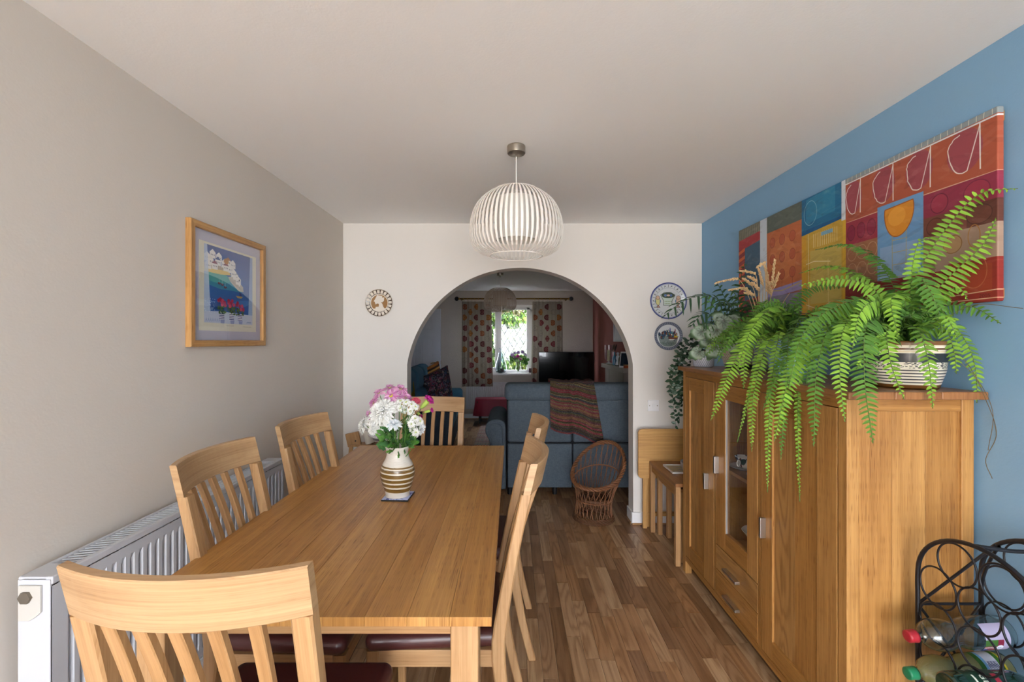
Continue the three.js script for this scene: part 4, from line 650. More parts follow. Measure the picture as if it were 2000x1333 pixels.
{
  const fernOpt = (L, pairs, dark) => ({ pairs, len: L, width: 0.0122, sweep: 0.2, droop: 0.28, curl: 0.75, taper: 3.2, bare: 0.06, face: V(-0.35 + rr(-0.5, 0.5), 0.55 + rr(-0.4, 0.4), 0.75), base: dark ? '#33611a' : '#4b7c1e', tip: dark ? '#5c9226' : '#92c234', ribCol: '#5f7a2c' });
  const fern = (label, root, pos, targets, fill, mono) => {
    const t = thing('potted_fern', label, 'plant', pos);
    const put = (pts, L, dark) => { const len = new THREE.CatmullRomCurve3(pts).getLength(); partW('frond', pinnate(pts, fernOpt(L, Math.max(12, Math.round(len / 0.0155)), dark)), leafMat, t); };
    for (const [L, ...p] of targets) put([root.clone(), ...p.map((q) => at(...q))], L, rnd() < 0.3);
    for (let i = 0; i < fill; i++) {
      const az = rr(mono[0], mono[1]), el = rr(0.35, 1.35), len = rr(0.24, 0.46), d = V(Math.cos(az) * Math.cos(el), Math.sin(el), Math.sin(az) * Math.cos(el)), pts = [];
      for (let k = 0; k <= 5; k++) { const s = len * k / 5; const p = root.clone().addScaledVector(d, s); p.y -= rr(0.9, 1.3) * s * s * 1.5; p.x = Math.min(p.x, 1.44); if (p.x > 1.02) p.y = Math.max(p.y, 1.285); pts.push(p); }
      put(pts, rr(0.03, 0.046), rnd() < 0.5);
    }
    return t;
  };
  const A = V(1.34, 1.43, -1.56), B = V(1.24, 1.45, -2.05);
  const a = fern('large bright green fern in the striped pot on the near end of the sideboard', A, [1.345, 1.272, -1.56], [
    [0.05, [1775, 570, 1.52], [1845, 450, 1.44], [1915, 378, 1.37], [1988, 368, 1.31]], [0.048, [1800, 600, 1.5], [1865, 530, 1.43], [1922, 475, 1.38], [1945, 425, 1.35]], [0.034, [1776, 590, 1.5], [1783, 515, 1.46], [1797, 470, 1.44], [1818, 463, 1.43]],
    [0.035, [1840, 600, 1.48], [1900, 600, 1.42], [1955, 632, 1.36]], [0.034, [1835, 615, 1.49], [1885, 665, 1.44], [1905, 720, 1.42], [1908, 787, 1.41]], [0.03, [1840, 640, 1.48], [1862, 680, 1.44], [1868, 730, 1.42]], [0.03, [1830, 590, 1.5], [1870, 560, 1.46], [1890, 585, 1.44]],
    [0.04, [1745, 560, 1.65], [1705, 502, 1.75], [1650, 478, 1.88], [1592, 488, 2.02]], [0.034, [1715, 575, 1.7], [1670, 535, 1.85], [1615, 520, 2.0], [1560, 534, 2.15]], [0.036, [1790, 640, 1.44], [1812, 700, 1.39], [1822, 798, 1.38]],
    [0.034, [1732, 640, 1.42], [1740, 710, 1.37], [1766, 780, 1.37]], [0.05, [1695, 630, 1.4], [1688, 730, 1.34], [1705, 866, 1.33]], [0.038, [1655, 630, 1.42], [1640, 720, 1.36], [1650, 824, 1.36]], [0.04, [1640, 615, 1.5], [1598, 710, 1.42], [1589, 872, 1.42]],
    [0.05, [1660, 590, 1.5], [1600, 640, 1.5], [1545, 730, 1.5], [1512, 862, 1.5]], [0.042, [1690, 590, 1.5], [1630, 600, 1.48], [1570, 650, 1.48], [1540, 760, 1.48]], [0.04, [1700, 560, 1.55], [1640, 545, 1.6], [1560, 558, 1.7]], [0.044, [1720, 590, 1.48], [1680, 610, 1.4], [1665, 680, 1.36]], [0.038, [1760, 580, 1.5], [1740, 590, 1.42], [1755, 660, 1.38]], [0.042, [1790, 560, 1.5], [1800, 545, 1.45], [1830, 600, 1.4], [1840, 650, 1.39]],
  ], 44, [1.6, 5.0]);
  const rim = (r, y, k) => [r, y];
  const bands = canvasTex(256, 256, (c) => { c.fillStyle = '#e4dccb'; c.fillRect(0, 0, 256, 256); const b = (y, h, col) => { c.fillStyle = col; c.fillRect(0, y, 256, h); }; b(0, 22, '#7a5230'); b(22, 8, '#e0d4be'); b(36, 10, '#6b4a30'); b(52, 8, '#d9c8a8'); b(64, 48, '#2c3038'); for (let i = 0; i < 700; i++) { c.fillStyle = rnd() > 0.5 ? '#e8e0d0' : '#1c1e22'; c.fillRect(rnd() * 256, 112 + rnd() * 30, 4, 3); } for (let i = 0; i < 5; i++) b(152 + i * 16, 6, '#33343a'); b(232, 24, '#6b451f'); });
  const potProf = [[0, 0], [0.086, 0], [0.09, 0.006], [0.106, 0.06], [0.112, 0.11], [0.113, 0.145], [0.116, 0.15], [0.115, 0.158], [0.107, 0.158], [0.104, 0.14], [0.1, 0.12], [0, 0.12]];
  const pot = (prof, tex, rough = 0.3) => { const g = lathe(prof, 56), p = g.attributes.position, uv = g.attributes.uv, top = Math.max(...prof.map((q) => q[1])); for (let i = 0; i < p.count; i++) uv.setXY(i, uv.getX(i) * 2, p.getY(i) / top); return [g, phys({ map: tex, roughness: rough, clearcoat: 0.3 })]; };
  const soil = std({ color: hex('#2e2119'), roughness: 1 });
  part('pot', ...pot(potProf, bands), a, 'brown, black and white striped pot'); part('soil', cyl(0.1, 0.1, 0.012, 0, 0.13, 0, 32), soil, a);
  const dead = std({ color: hex('#6b5a40'), roughness: 0.9 });
  for (const p of [[[1800, 660, 1.5], [1880, 700, 1.43], [1925, 780, 1.4], [1946, 850, 1.395], [1925, 900, 1.4], [1938, 935, 1.395]], [[1810, 670, 1.5], [1890, 720, 1.42], [1938, 800, 1.4], [1930, 880, 1.4]], [[1820, 640, 1.5], [1900, 596, 1.4], [1998, 602, 1.3]]]) partW('runner', tube(p.map((q) => at(...q)), 0.0009, 40, 4), dead, a, 'thin dry runner');
  const b = fern('bright green fern in the light blue pot, hanging over the sideboard doors', B, [1.25, 1.272, -2.05], [
    [0.044, [1492, 622, 1.92], [1432, 712, 1.86], [1388, 822, 1.85]], [0.016, [1490, 660, 1.86], [1468, 750, 1.8], [1440, 864, 1.8]], [0.03, [1500, 670, 1.82], [1472, 770, 1.77], [1468, 882, 1.77]], [0.022, [1520, 660, 1.78], [1503, 800, 1.72], [1499, 962, 1.72]], [0.018, [1562, 650, 1.76], [1558, 800, 1.68], [1562, 980, 1.66]],
    [0.03, [1540, 660, 1.76], [1532, 780, 1.68], [1525, 898, 1.68]], [0.042, [1480, 630, 1.95], [1456, 690, 1.86], [1452, 760, 1.84]], [0.04, [1520, 600, 1.95], [1470, 640, 1.82], [1440, 720, 1.8]], [0.04, [1560, 620, 1.85], [1530, 700, 1.72], [1490, 800, 1.7]], [0.036, [1590, 640, 1.8], [1575, 740, 1.7], [1560, 830, 1.68]], [0.03, [1600, 600, 1.95], [1640, 640, 1.8], [1640, 700, 1.72]], [0.036, [1555, 590, 2.0], [1590, 560, 2.0], [1650, 560, 1.95]], [0.03, [1540, 600, 1.98], [1500, 590, 1.98], [1470, 620, 1.96]],
  ], 30, [1.8, 4.4]);
  part('pot', ...pot([[0, 0], [0.07, 0], [0.075, 0.005], [0.092, 0.09], [0.098, 0.17], [0.094, 0.175], [0.09, 0.16], [0.086, 0.14], [0, 0.14]], canvasTex(64, 64, (c) => { c.fillStyle = '#8fbbe6'; c.fillRect(0, 0, 64, 64); for (let i = 0; i < 90; i++) { c.fillStyle = i % 2 ? '#7aa6dc' : '#b6d4f0'; c.fillRect(rnd() * 64, rnd() * 64, 4, 2); } })), b, 'light blue pot'); part('soil', cyl(0.086, 0.086, 0.012, 0, 0.15, 0, 32), soil, b);

  // wheat in a slim grey vase behind the ferns
  const vs = thing('slim_vase', 'slim grey vase holding the dried wheat, behind the ferns', 'vase', [1.33, 1.272, -2.42]);
  part('vase_body', lathe([[0, 0], [0.04, 0], [0.045, 0.01], [0.05, 0.06], [0.036, 0.12], [0.03, 0.16], [0.034, 0.18], [0.03, 0.18], [0.026, 0.16], [0.03, 0.12], [0, 0.02]], 36), phys({ color: hex('#7f8690'), roughness: 0.35 }), vs);
  const straw = std({ color: hex('#d2b284'), roughness: 0.8 }), grain = new THREE.SphereGeometry(1, 6, 5);
  const ears = [[[1440, 543], [1395, 553]], [[1458, 562], [1424, 566]], [[1474, 533], [1446, 529]], [[1494, 512], [1478, 523]], [[1490, 556], [1482, 524]], [[1500, 545], [1494, 518]], [[1509, 556], [1514, 506]], [[1512, 560], [1522, 533]], [[1551, 562], [1580, 541]], [[1468, 556], [1452, 544]], [[1476, 548], [1462, 540]], [[1464, 570], [1446, 562]], [[1500, 570], [1497, 540]], [[1482, 566], [1470, 552]], [[1506, 575], [1503, 550]], [[1472, 575], [1455, 572]]];
  for (const [e0, e1] of ears) {
    const d = rr(2.32, 2.42), w = thing('wheat_stalk', 'dried wheat stalk in the bunch standing behind the fern', 'wheat', [1.33, 1.3, -2.42], 0, 'dried wheat bunch');
    const P0 = V(1.33 + rr(-0.015, 0.015), 1.3, -2.42 + rr(-0.015, 0.015)), P2 = at(e0[0], e0[1], d), P3 = at(e1[0], e1[1], d - 0.03), P1 = V(P0.x * 0.6 + P2.x * 0.4, P0.y * 0.35 + P2.y * 0.65, P0.z * 0.5 + P2.z * 0.5);
    partW('stem', tube([P0, P1, P2, P2.clone().lerp(P3, 0.5)], 0.0014, 24, 5), straw, w);
    const g = [], c = new THREE.QuadraticBezierCurve3(P2, P2.clone().lerp(P3, 0.5).add(V(0, 0.006, 0)), P3);
    for (let i = 0; i < 26; i++) { const f = i / 26, p = c.getPoint(f), T = c.getTangent(f).normalize(), a = i * 2.4, S = V(Math.cos(a), Math.sin(a), 0.3).cross(T).normalize(); const k = grain.clone().scale(0.0042, 0.0085, 0.0042).applyQuaternion(new THREE.Quaternion().setFromUnitVectors(V(0, 1, 0), T.clone().addScaledVector(S, 0.55).normalize())); const q = p.addScaledVector(S, 0.006 * (1 - 0.5 * f)); g.push(k.translate(q.x, q.y, q.z)); }
    partW('ear', g, straw, w).userData.kind = 'stuff';
  }

  // palm behind the begonia
  const pr = V(1.345, 1.36, -2.72), palm = thing('potted_palm', 'dark green parlour palm at the far end of the sideboard', 'plant', [1.345, 1.272, -2.72]);
  part('pot', ...pot([[0, 0], [0.055, 0], [0.07, 0.1], [0.073, 0.11], [0.068, 0.11], [0.064, 0.09], [0, 0.09]], canvasTex(16, 16, (c) => { c.fillStyle = '#4a4038'; c.fillRect(0, 0, 16, 16); })), palm); part('soil', cyl(0.063, 0.063, 0.01, 0, 0.095, 0, 24), soil, palm);
  const pOpt = (n, L, dark) => ({ pairs: n, len: L, width: 0.015, sweep: 0.7, droop: 0.5, taper: 5, bare: 0.35, face: V(-0.3, 0.7, 0.6), base: dark ? '#1f3d22' : '#2c5228', tip: dark ? '#2c5a30' : '#4a7f36', rib: 0.0016 });
  for (const [n, L, ...p] of [[9, 0.1, [1415, 600, 2.7], [1385, 578, 2.66], [1335, 588, 2.62], [1292, 622, 2.6]], [9, 0.085, [1440, 610, 2.72], [1446, 550, 2.74], [1455, 512, 2.76]], [9, 0.1, [1405, 630, 2.66], [1375, 612, 2.6], [1347, 640, 2.58]], [9, 0.09, [1430, 620, 2.7], [1410, 570, 2.7], [1398, 548, 2.7]], [9, 0.09, [1455, 620, 2.72], [1475, 585, 2.7], [1495, 575, 2.68]], [9, 0.09, [1440, 630, 2.68], [1420, 590, 2.62], [1400, 595, 2.58]], [8, 0.09, [1460, 640, 2.66], [1490, 620, 2.6], [1510, 632, 2.56]], [8, 0.09, [1425, 640, 2.64], [1395, 600, 2.62], [1372, 570, 2.64]], [9, 0.09, [1450, 620, 2.66], [1440, 580, 2.62], [1425, 565, 2.6]], [8, 0.085, [1465, 625, 2.66], [1470, 600, 2.6], [1460, 590, 2.56]], [8, 0.09, [1410, 640, 2.62], [1385, 630, 2.56], [1368, 655, 2.54]]]) partW('frond', pinnate([pr.clone(), ...p.map((q) => at(...q))], pOpt(n, L, rnd() < 0.6)), leafMat, palm);

  // begonia: broad silver leaves with dark veins and green rims
  const beg = thing('potted_begonia', 'silver leaved begonia with dark veins in a dotted pot', 'plant', [1.295, 1.272, -2.6]);
  const dots = canvasTex(256, 256, (c) => { c.fillStyle = '#d9cdbb'; c.fillRect(0, 0, 256, 256); c.fillStyle = '#3a3a44'; for (let j = 0; j < 9; j++) for (let i = 0; i < 18; i++) c.fillRect(i * 14.2 + (j % 2) * 7, 14 + j * 19, 7, 6); c.fillStyle = '#23262e'; c.fillRect(0, 200, 256, 56); });
  dots.flipY = true; part('pot', ...pot([[0, 0], [0.062, 0], [0.075, 0.02], [0.088, 0.06], [0.082, 0.1], [0.074, 0.115], [0.068, 0.112], [0.07, 0.09], [0, 0.09]], dots), beg, 'dotted pot with a dark base'); part('soil', cyl(0.068, 0.068, 0.01, 0, 0.095, 0, 24), soil, beg);
  const leafTex = canvasTex(256, 256, (c) => {
    c.fillStyle = '#33502e'; c.fillRect(0, 0, 256, 256);
    const g = c.createRadialGradient(100, 128, 10, 128, 128, 125); g.addColorStop(0, '#5f7464'); g.addColorStop(0.3, '#93a896'); g.addColorStop(0.68, '#a3b6a2'); g.addColorStop(0.84, '#55724e'); g.addColorStop(1, '#2f4a28'); c.fillStyle = g; c.beginPath(); c.arc(128, 128, 124, 0, 7); c.fill();
    c.strokeStyle = '#5c5a52'; for (let i = 0; i < 9; i++) { const a = -2.4 + i * 0.6; c.lineWidth = 4; c.beginPath(); c.moveTo(80, 128); c.lineTo(80 + 90 * Math.cos(a), 128 + 80 * Math.sin(a)); c.stroke(); c.lineWidth = 2; for (const s of [-1, 1]) { c.beginPath(); c.moveTo(80 + 55 * Math.cos(a), 128 + 50 * Math.sin(a)); c.lineTo(80 + 100 * Math.cos(a + s * 0.28), 128 + 90 * Math.sin(a + s * 0.28)); c.stroke(); } }
  });
  const begMat = phys({ map: leafTex, roughness: 0.55, side: THREE.DoubleSide, transmission: 0.15, thickness: 0 });
  const leaf = () => { const g = sheet((u, v) => { const a = u * 2 * Math.PI, r = v * (0.43 * (1 - 0.1 * Math.cos(a)) + 0.22 * Math.pow(Math.max(0, Math.cos(a)), 5) + 0.05 * Math.sin(a * 9 + 1.57) * v - (Math.abs(a - Math.PI) < 0.35 ? 0.2 * (1 - Math.abs(a - Math.PI) / 0.35) : 0)); const x = r * Math.cos(a), y = r * Math.sin(a); return [x, y, -0.35 * (x * x + y * y) + 0.05 * Math.sin(a * 5) * v * v + 0.06 * v]; }, 44, 5), p = g.attributes.position, uv = g.attributes.uv; for (let i = 0; i < p.count; i++) uv.setXY(i, p.getX(i) * 0.95 + 0.5, p.getY(i) * 0.95 + 0.5); return g; };
  for (const [px, py, d, s, roll] of [[1416, 633, 2.52, 0.115, -1.2], [1443, 645, 2.5, 0.1, -0.5], [1396, 650, 2.52, 0.11, -2.2], [1366, 650, 2.54, 0.1, -2.8], [1394, 684, 2.48, 0.105, -2], [1427, 674, 2.47, 0.1, -0.9], [1362, 690, 2.52, 0.09, -2.6], [1405, 622, 2.58, 0.09, 1.9], [1380, 640, 2.57, 0.09, 2.4], [1432, 622, 2.58, 0.085, 0.9], [1380, 668, 2.53, 0.09, -2.4]]) {
    const c = at(px, py, d), g = leaf().scale(s, s, s).rotateZ(roll).rotateX(-0.5 + rr(-0.3, 0.3)).rotateY(-0.3 + rr(-0.35, 0.35)).translate(c.x, c.y, c.z);
    partW('leaf', g, begMat, beg);
    partW('stalk', tube([V(1.295, 1.37, -2.6), V((1.295 + c.x) / 2, Math.max(1.39, c.y - 0.01), (-2.6 + c.z) / 2), c.clone().add(V(0, 0, -0.006))], 0.002, 14, 5), std({ color: hex('#7a3a34'), roughness: 0.6 }), beg);
  }
  // trailing plant
  const tr = thing('trailing_plant', 'trailing plant with small dark leaves in a white lattice pot', 'plant', [1.165, 1.272, -2.77]);
  part('pot', ...pot([[0, 0], [0.05, 0], [0.058, 0.01], [0.062, 0.06], [0.058, 0.085], [0.053, 0.085], [0.055, 0.06], [0, 0.06]], canvasTex(256, 128, (c) => { c.fillStyle = '#dcdfe6'; c.fillRect(0, 0, 256, 128); c.strokeStyle = '#9aa3b6'; c.lineWidth = 3; for (let i = -6; i < 20; i++) for (const s of [-1, 1]) { c.beginPath(); c.moveTo(i * 16, 0); c.lineTo(i * 16 + s * 64, 128); c.stroke(); } })), tr, 'white pot with a raised lattice');
  const oval = (L, W) => sheet((u, v) => [W * (u - 0.5) * 2 * Math.pow(Math.sin(Math.PI * Math.min(0.98, 0.06 + 0.94 * v)), 0.8), L * v, 0.12 * L * Math.abs(u - 0.5) * 2 - 0.2 * L * v * v], 2, 5);
  const trMat = phys({ color: hex('#24402a'), roughness: 0.45, side: THREE.DoubleSide });
  for (const p of [[[1362, 690], [1335, 720], [1318, 760], [1322, 838]], [[1360, 690], [1325, 710], [1308, 740], [1320, 790]], [[1365, 690], [1345, 670], [1330, 700], [1330, 800]], [[1358, 688], [1330, 690], [1312, 725], [1312, 770]], [[1370, 685], [1350, 665], [1332, 672], [1325, 700]], [[1365, 690], [1340, 700], [1328, 760], [1325, 830]], [[1372, 690], [1362, 668], [1350, 676], [1342, 700]], [[1360, 690], [1338, 690], [1322, 730], [1333, 770]]]) {
    const pts = [V(1.165, 1.35, -2.77), ...p.map(([x, y], i) => wander(null, at(x, y, i ? 2.9 : 2.82), 0.008))], c = new THREE.CatmullRomCurve3(pts), n = Math.round(c.getLength() / 0.017), vine = sub('vine', tr);
    partS('stem', tube(pts, 0.0011, 30, 4), std({ color: hex('#3a4a2c'), roughness: 0.8 }), vine, tr);
    const L = []; for (let i = 2; i < n; i++) { const q = c.getPointAt(i / n), g = oval(rr(0.026, 0.036), rr(0.008, 0.0105)).rotateX(rr(-0.5, 0.7)).rotateZ((i % 2 ? 1 : -1) * rr(0.8, 2.2)).rotateY(rr(-0.8, 0.8)); L.push(g.translate(q.x, q.y, q.z)); }
    partS('leaves', L, trMat, vine, tr).userData.kind = 'stuff';
  }
}

// ---------------------------------------------------------------- living room
const weaveN = dataTex(256, 256, (u, v) => { const k = 0.5 + 0.22 * Math.sin(u * 128 * Math.PI) + 0.22 * Math.sin(v * 128 * Math.PI) + 0.3 * (noise(u * 90, v * 90, 90, 90, 21) - 0.5); return [k, k, k]; }, false);
const fleck = (a, b) => dataTex(256, 256, (u, v) => { const k = noise(u * 128, v * 20, 128, 20, 5) * 0.5 + noise(u * 20, v * 128, 20, 128, 6) * 0.5; return [0, 1, 2].map((i) => a[i] + (b[i] - a[i]) * k); });
const fabric = (col, o = {}) => std({ color: hex(col), roughness: 0.95, map: scaled(fleckT, 0.25, 0.25), bumpMap: scaled(weaveN, 0.12, 0.12), bumpScale: 0.0012, ...o });
const fleckT = fleck([0.74, 0.76, 0.78], [1, 1, 1]);
const cush = (w, h, d, x, y, z, r = 0.03, seg = 4) => rbox(w, h, d, x, y, z, r, 'y', seg);
const spanC = (x0, x1, y0, y1, z0, z1, r) => cush(x1 - x0, y1 - y0, Math.abs(z1 - z0), (x0 + x1) / 2, (y0 + y1) / 2, (z0 + z1) / 2, r);
{
  const blue = fabric('#66737d'), gap = std({ color: hex('#15171b'), roughness: 1 });
  const s = thing('sofa', 'grey blue two-seat sofa seen from behind in the archway, back to the dining room', 'sofa', [0.56, 0, -4.62]);
  const zb = -4.2;
  partW('frame', [plain(-0.05, 1.17, 0.09, 0.98, zb - 0.05, zb - 0.2), plain(-0.05, 1.17, 0.09, 0.4, zb - 0.05, -5.05)], gap, s);
  for (const [a, b] of [[-0.04, 0.555], [0.565, 1.16]]) {
    partW('back_panel', spanC(a, b, 0.49, 0.885, zb - 0.008, zb - 0.14, 0.022), blue, s);
    partW('lower_panel', spanC(a, b, 0.075, 0.478, zb, zb - 0.1, 0.012), blue, s);
    partW('seat_cushion', spanC(a, b, 0.36, 0.5, -4.42, -5.1, 0.05), blue, s);
    partW('back_cushion', spanC(a, b, 0.48, 0.92, -4.32, -4.5, 0.06), blue, s);
  }
  partW('head_roll', spanC(-0.07, 1.19, 0.875, 1.035, zb + 0.004, zb - 0.24, 0.05), blue, s);
  for (const [x, m] of [[-0.14, 1], [1.26, -1]]) {                        // scrolled arms
    const g = new THREE.Shape(); g.moveTo(-0.055, 0.07); g.lineTo(0.07, 0.07); g.lineTo(0.07, 0.63); g.bezierCurveTo(0.07, 0.69, 0.0, 0.7, -0.045, 0.685); g.bezierCurveTo(-0.1, 0.67, -0.105, 0.59, -0.085, 0.56); g.bezierCurveTo(-0.07, 0.53, -0.055, 0.51, -0.055, 0.47); g.closePath();
    const arm = part('arm', boxUV(new THREE.ExtrudeGeometry(g, { depth: 0.86, bevelSize: 0.012, bevelThickness: 0.012, bevelSegments: 3, curveSegments: 16 }).scale(m, 1, 1).translate(x - 0.56, 0, -5.08 + 4.62), 'y'), blue, s);
    part('piping', tube([[-0.04, 0.1], [-0.04, 0.47], [-0.058, 0.55], [-0.075, 0.6], [-0.05, 0.66], [0.0, 0.665], [0.04, 0.64], [0.05, 0.59], [0.05, 0.1]].map(([a, b]) => V(m * a + x - 0.56, b, zb + 4.62 - 0.006)), 0.005, 60, 6), blue, arm);
  }
  for (const x of [-0.02, 0.4, 0.75, 1.13]) for (const z of [zb - 0.06, -5.0]) partW('foot', cyl(0.022, 0.026, 0.085, x, 0.042, z, 16), M.black, s);
}
{
  // knitted striped throw over the sofa back
  const cols = ['#8a4448', '#5c583e', '#8f8054', '#42383e', '#a84a54', '#66583a', '#74404c', '#444c50', '#94684c', '#8c3640', '#4f4632', '#8c5656', '#6a4a44'];
  const tex = canvasTex(256, 1024, (c) => { let y = 0, i = 0; while (y < 1024) { const h = rr(5, 17); c.fillStyle = cols[Math.floor(rnd() * cols.length)]; c.fillRect(0, y, 256, h); y += h; } for (let k = 0; k < 14000; k++) { c.fillStyle = `rgba(${rnd() > 0.5 ? '255,230,200' : '20,10,10'},0.16)`; c.fillRect(rnd() * 256, rnd() * 1024, 4, 3); } });
  const prof = (s) => {                                                  // s: metres along the cloth from its rear hem
    const zf = -4.172, y1 = 1.046;
    if (s < 0.4) return [zf + 0.004, y1 - 0.02 - (0.4 - s)]; const a = (s - 0.4);
    if (a < 0.09) { const t = a / 0.09 * Math.PI / 2; return [zf + 0.004 - 0.055 * (1 - Math.cos(t)), y1 - 0.02 + 0.026 * Math.sin(t)]; }
    if (a < 0.24) return [zf - 0.05 - (a - 0.09), y1 + 0.006]; return [zf - 0.2 - 0.05 * Math.min(1, (a - 0.24) / 0.06), y1 + 0.006 - Math.max(0, a - 0.26)];
  };
  const f = (off) => (u, v) => {
    const len = 0.39 + 0.14 * u + 0.015 * Math.sin(u * 9), s0 = 0.4 - len, s = s0 + (0.85 - s0) * v, [z, y] = prof(s), hang = Math.max(0, 0.42 - s) / 0.42;
    const w = Math.sin(u * 13 + 0.6) * 0.012 + Math.sin(u * 29) * 0.004;
    return [0.36 + 0.4 * u + (0.03 * u + 0.02 * (u - 0.4)) * hang * 1.3 - 0.012 * (1 - hang), y + (hang < 0.05 ? w * 0.5 + 0.012 : 0) - 0.016 * Math.exp(-(((u - 0.5) / 0.05) ** 2)) * (1 - hang), z + Math.abs(w) * (0.5 + hang) + 0.02 * hang * (1 - Math.exp(-(((u - 0.45) / 0.06) ** 2))) + off];
  };
  const rim = [sheet(f(0.012), 70, 60), sheet(f(0), 70, 60)];
  const t = solo('throw_blanket', rim, std({ map: tex, roughness: 1, bumpMap: scaled(weaveN, 0.06, 0.05), bumpScale: 0.004, side: THREE.DoubleSide }), 'striped knitted blanket in reds and browns draped over the grey blue sofa back', 'blanket');
}
const pillowGeo = (w, h, d) => { const g = new THREE.BoxGeometry(w, h, d, 18, 18, 4), p = g.attributes.position; for (let i = 0; i < p.count; i++) { const x = p.getX(i) / w * 2, y = p.getY(i) / h * 2, e = Math.sqrt(Math.max(0, (1 - Math.pow(Math.abs(x), 3)) * (1 - Math.pow(Math.abs(y), 3)))); p.setZ(i, p.getZ(i) * (0.12 + 0.88 * e)); const k = 1 - 0.06 * (1 - Math.abs(x) ** 2) * Math.abs(y) ** 2 - 0.06 * (1 - Math.abs(y) ** 2) * Math.abs(x) ** 2; p.setX(i, p.getX(i) * k); p.setY(i, p.getY(i) * k); } g.computeVertexNormals(); return g; };
{
  // second sofa along the left wall, facing right
  const blue = fabric('#4f88a8'), dark = fabric('#3f4d5a');
  const s = thing('sofa', 'bright blue sofa along the left living room wall with cushions on it', 'sofa', [-1.2, 0, -5.75], 0.06);
  for (const z of [1.1, -1.1]) part('arm', boxUV(new RoundedBoxGeometry(0.82, 0.62, 0.2, 5, 0.06).translate(0.11, 0.41, z), 'y'), z > 0 ? dark : blue, s);
  part('base', boxUV(new RoundedBoxGeometry(0.92, 0.25, 2.0, 3, 0.03).translate(0, 0.225, 0), 'y'), dark, s);
  part('back_frame', boxUV(new RoundedBoxGeometry(0.2, 0.85, 2.0, 4, 0.06).translate(-0.2, 0.5, 0), 'y'), blue, s);
  for (const z of [-0.66, 0, 0.66]) {
    part('seat_cushion', boxUV(new RoundedBoxGeometry(0.5, 0.17, 0.65, 5, 0.06).translate(0.22, 0.42, z), 'y'), blue, s);
    part('back_cushion', boxUV(new RoundedBoxGeometry(0.24, 0.36, 0.65, 6, 0.1).rotateZ(0.18).translate(0.0, 0.66, z), 'y'), blue, s);
    part('head_cushion', boxUV(new RoundedBoxGeometry(0.22, 0.3, 0.65, 6, 0.1).rotateZ(0.12).translate(-0.05, 0.95, z), 'y'), blue, s);
  }
  for (const x of [-0.4, 0.4]) for (const z of [-1.05, 1.05]) part('foot', cyl(0.02, 0.025, 0.1, x, 0.05, z, 12), M.black, s);
  const paisley = canvasTex(512, 512, (c) => { c.fillStyle = '#2c2733'; c.fillRect(0, 0, 512, 512); for (let i = 0; i < 260; i++) { const x = rnd() * 512, y = rnd() * 512, a = rnd() * 7; c.strokeStyle = ['#9a8a9a', '#7a3a5a', '#c9b8a8', '#3f5a7a', '#8a4a3a', '#c04a7a'][i % 6]; c.lineWidth = rr(2, 6); c.beginPath(); c.ellipse(x, y, rr(6, 20), rr(10, 32), a, 0.3, 5.6); c.stroke(); if (i % 3 === 0) { c.fillStyle = c.strokeStyle; c.beginPath(); c.arc(x, y, rr(3, 8), 0, 7); c.fill(); } } });
  const put = (geo, mat, label, p, rot) => { const m = solo('cushion', geo, mat, label, 'cushion'); m.position.set(...p); m.rotation.set(...rot); return m; };
  put(pillowGeo(0.48, 0.48, 0.17), std({ map: paisley, roughness: 0.9 }), 'dark paisley patterned cushion leaning on the bright blue sofa', [-1.0, 0.8, -6.15], [0.05, 0.95, 0.22]);
  put(pillowGeo(0.44, 0.42, 0.15), std({ map: canvasTex(128, 128, (c) => { for (let i = 0; i < 16; i++) { c.fillStyle = ['#b5703a', '#3a2a24', '#d8a05a', '#7a4a34'][i % 4]; c.fillRect(0, i * 8, 128, 8); } }), roughness: 0.9 }), 'orange and brown striped cushion behind the paisley cushion', [-1.16, 0.87, -6.5], [0.0, 0.95, 0.3]);
  put(pillowGeo(0.42, 0.42, 0.16), fabric('#b59a1e'), 'mustard yellow cushion at the near end of the bright blue sofa', [-1.19, 0.8, -4.95], [0, 1.25, 0.1]);
}
{
  // ottoman under a burgundy cloth
  const o = thing('ottoman', 'low upholstered bench under a burgundy velvet cloth, in front of the radiator', 'ottoman', [-0.22, 0, -8.0]);
  part('bench', [rbox(0.78, 0.08, 0.3, 0, 0.36, 0, 0.02)], M.leather, o);
  const cloth = sheet((u, v) => { const a = u * 2 * Math.PI, cx = Math.sign(Math.cos(a)) * Math.pow(Math.abs(Math.cos(a)), 0.45) * 0.42, cz = Math.sign(Math.sin(a)) * Math.pow(Math.abs(Math.sin(a)), 0.45) * 0.17; if (v < 0.5) return [cx * v * 2, 0.425 + 0.006 * (1 - v * 2), cz * v * 2]; const k = (v - 0.5) * 2, fl = 1 + 0.1 * k + 0.015 * k * Math.sin(a * 14); return [cx * fl, 0.425 - 0.03 * Math.min(1, k * 4) * 0.3 - k * 0.28, cz * (1 + 0.15 * k + 0.02 * k * Math.sin(a * 14))]; }, 120, 24);
  part('cloth', cloth, phys({ color: hex('#8a1236'), roughness: 0.5, sheen: 1, sheenColor: hex('#d0446a'), sheenRoughness: 0.4, side: THREE.DoubleSide }), o, 'burgundy velvet cloth');
  for (const x of [-0.34, 0.34]) for (const z of [-0.11, 0.11]) part('leg', sweep([[x, 0, z, 0.014, 0.014], [x, 0.33, z, 0.02, 0.02]]), M.black, o);
}
